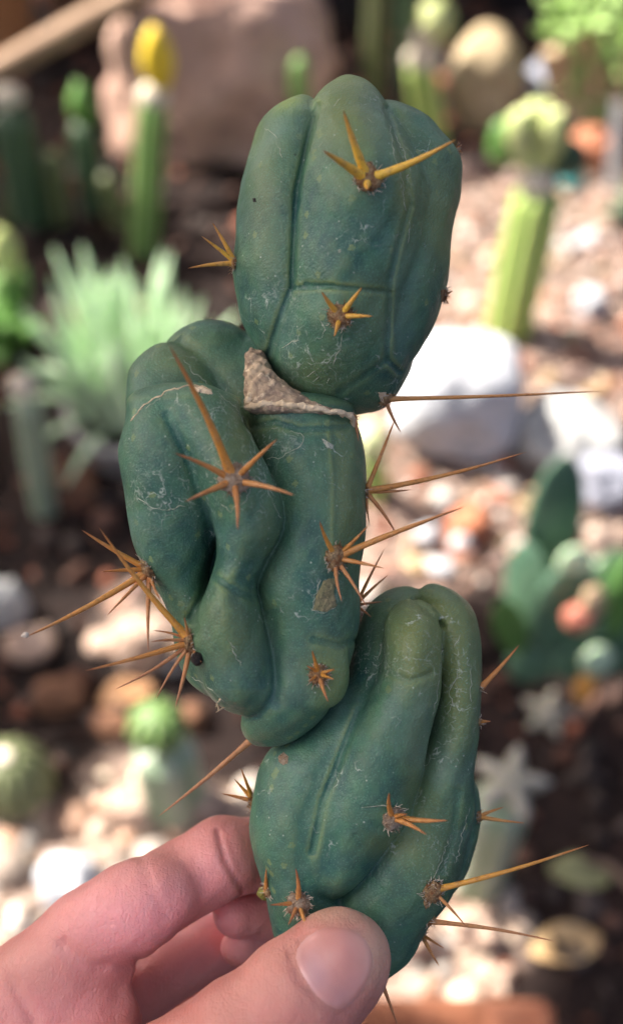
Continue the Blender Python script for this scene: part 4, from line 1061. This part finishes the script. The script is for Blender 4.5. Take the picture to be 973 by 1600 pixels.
# ------------------------------------------------------------------ the hand
m = MT('skin')
oc = m.tc.outputs['Object']
tint = m.n('SeparateColor', {0: m.n('Attribute', attribute_name='tint').outputs['Color']})
c = m.mix(m.ramp(m.noise(55, 4, .6), .35, .65), (.47, .175, .145), (.54, .235, .19))
c = m.mix(m.ramp(m.noise(160, 4, .6), .5, .75, 0, .35), c, (.66, .22, .19))
c = m.mix(m.math('MULTIPLY', tint.outputs[0], .8), c, (.94, .40, .40))       # flushed finger pads
c = m.mix(m.math('MULTIPLY', tint.outputs[1], .7), c, (.60, .40, .28))        # yellower pressed tip
c = m.mix(m.ramp(m.vor(1500), .0, .5, .12, 0), c, (.40, .16, .13))
wr = m.n('TexWave', {'Vector': oc, 'Scale': 520, 'Distortion': 7, 'Detail': 3, 'Detail Scale': 1.5}).outputs['Fac']
b1 = m.bump(m.noise(900, 4, .6), .3, .0006); b1 = m.bump(wr, .09, .0005, b1); b1 = m.bump(m.noise(220, 3, .6), .25, .0014, b1)
b1 = m.bump(m.ramp(m.vor(900, 'DISTANCE_TO_EDGE'), 0, .12), .2, .0004, b1)
HSKIN = m.set(color=c, rough=m.ramp(m.noise(300, 3), .3, .7, .40, .55), spec=.5, normal=b1, sss=.45, sscale=.0028); m.srad((1, .35, .2))
m = MT('nail')
nt_ = m.n('SeparateColor', {0: m.n('Attribute', attribute_name='tint').outputs['Color']})
c = m.mix(m.ramp(m.noise(120, 3), .4, .6), (.55, .25, .215), (.60, .28, .245))
c = m.mix(m.math('MULTIPLY', nt_.outputs[0], .55), c, (.68, .42, .42))  # pale lilac patch painted in as glare on the nail
c = m.mix(m.math('MULTIPLY', nt_.outputs[1], .6), c, (.58, .34, .25))
NAIL = m.set(color=c, rough=.26, spec=.5, coat=.25, coatr=.2, sss=.3, sscale=.002, normal=m.bump(m.noise(400, 2), .06, .0004)); m.srad((1, .4, .25))

HAND = Body([
    (Cone([(-190, 1740, -70, 96), (135, 1464, -14, 71), (350, 1338, -66, 63), (490, 1330, -150, 54)]), 18),                # index
    (Ell((205, 1420, 16), (112, 70, 68), (0, 0, .46)), 26), (Ell((335, 1350, -38), (62, 58, 58), (0, 0, .42)), 20),
    (Cone([(-150, 1820, -60, 92), (110, 1605, -120, 68), (320, 1478, -190, 58), (470, 1420, -230, 52)]), 8), (Cone([(480, 1415, -210, 48), (430, 1424, -140, 46), (368, 1428, -92, 37)]), 4),              # middle
    (Cone([(-90, 1900, -80, 88), (150, 1690, -200, 62), (320, 1570, -270, 54), (470, 1500, -290, 48)]), 8), (Cone([(480, 1490, -270, 44), (440, 1484, -190, 42), (374, 1480, -112, 31)]), 4),               # ring
    (Cone([(-10, 1990, -60, 80), (180, 1790, -220, 56), (320, 1670, -280, 46), (430, 1600, -280, 42)]), 8), (Cone([(430, 1600, -260, 40), (370, 1590, -200, 30)]), 5),               # little
    (Ell((-90, 1830, -40), (230, 270, 120), (0, 0, -.5)), 50), (Ell((70, 1640, 0), (170, 110, 70), (0, 0, .6)), 40),        # palm
    (Cone([(-20, 1960, 20, 150), (215, 1760, 110, 116), (385, 1632, 158, 96), (465, 1562, 162, 86), (524, 1508, 148, 74)]), 22),     # thumb
    (Ell((505, 1526, 138), (106, 78, 66), (0, 0, .75)), 20),
    (Cone([(-120, 2000, -40, 215), (-330, 2250, -70, 200), (-600, 2600, -120, 230)]), 60),                                  # wrist
], grooves=[([(100, 1476), (118, 1492), (150, 1506), (185, 1508), (215, 1500)], 11, 5), ([(340, 1300), (352, 1345), (378, 1392)], 5, 6), ([(352, 1296), (366, 1340), (386, 1384)], 8, 2),
            ([(222, 1340), (235, 1390), (258, 1430)], 10, 2.0), ([(20, 1530), (40, 1570), (55, 1600)], 10, 4), ([(452, 1490), (470, 1535), (505, 1572), (530, 1590)], 6, 2.5)],
    bumps=[(525, 1508, 70, 60, -4)], wob=1.5, zmin=-400)
def chand(x, y, z):
    flush = np.clip(1.0 * g2(x, y, 210, 1440, 130, 90) + .8 * g2(x, y, 370, 1440, 60, 70) + .5 * g2(x, y, 340, 1340, 60, 60) + .5 * g2(x, y, 100, 1590, 150, 50), 0, 1) * (z < 110)
    yel = np.clip(1.0 * g2(x, y, 590, 1480, 40, 70) + .8 * g2(x, y, 520, 1425, 70, 20), 0, 1) * (z > 60)
    return np.stack([flush, yel, z * 0], 1)
O_H = loc2w(loc(-120, 2000, -40))
hand = thing('hand', 'bare hand pinching the cactus cutting between thumb and index finger', 'hand', tuple(O_H))
ho, hbv = make_body('skin', HAND, 5.0, HSKIN, hand, O_H, chand)
def hhit(px, py):
    r = hbv.ray_cast(Vector(CAM), Vector(ray(px, py)).normalized())
    if r[0] is None: return None, None
    P, n_ = np.array(r[0]), np.array(r[1])
    return P, (n_ if n_ @ (CAM - P) > 0 else -n_)
# thumb nail: plate on the surface, lifted a little, free edge towards the tip
npl = np.array([(457, 1492), (462, 1476), (482, 1456), (512, 1444), (545, 1446), (572, 1462), (586, 1488), (584, 1520), (568, 1552), (545, 1578), (526, 1584), (500, 1566), (476, 1536), (463, 1512)], float)
c0 = np.array([522, 1512.]); n = 56
cl = np.vstack([npl, npl[:1]]); cum = np.concatenate([[0], np.cumsum(np.linalg.norm(np.diff(cl, axis=0), axis=1))]); tt = np.linspace(0, cum[-1], n, endpoint=False)
xs = np.stack([np.interp(tt, cum, cl[:, i]) for i in (0, 1)], 1)
for _ in range(3): xs = (np.roll(xs, 1, 0) + 2 * xs + np.roll(xs, -1, 0)) / 4
V, F, NC = [], [], []
for k in range(11):
    s = max(1 - k / 10, .01)
    for b in xs:
        q = c0 + (b - c0) * s; P, n_ = hhit(*q)
        if P is None: P, n_ = hhit(*(c0 + (b - c0) * s * .9))
        V.append(P + n_ * (-1.5 if k == 0 else .9 + 1.6 * (1 - s * s)) * S)
        NC.append([g2(q[0], q[1], 487, 1520, 24, 40), np.clip(((q[0] - 545) - (q[1] - 1500) * .3) / 40, 0, 1), 0])
for k in range(10):
    for i in range(n): F.append([k * n + i, k * n + (i + 1) % n, (k + 1) * n + (i + 1) % n, (k + 1) * n + i])
F.append(list(range(10 * n, 11 * n)))
no = mesh('nail', np.array(V) - O_H, F, NAIL, True, np.array(NC, float), hand); no['label'] = 'short pink thumb nail'
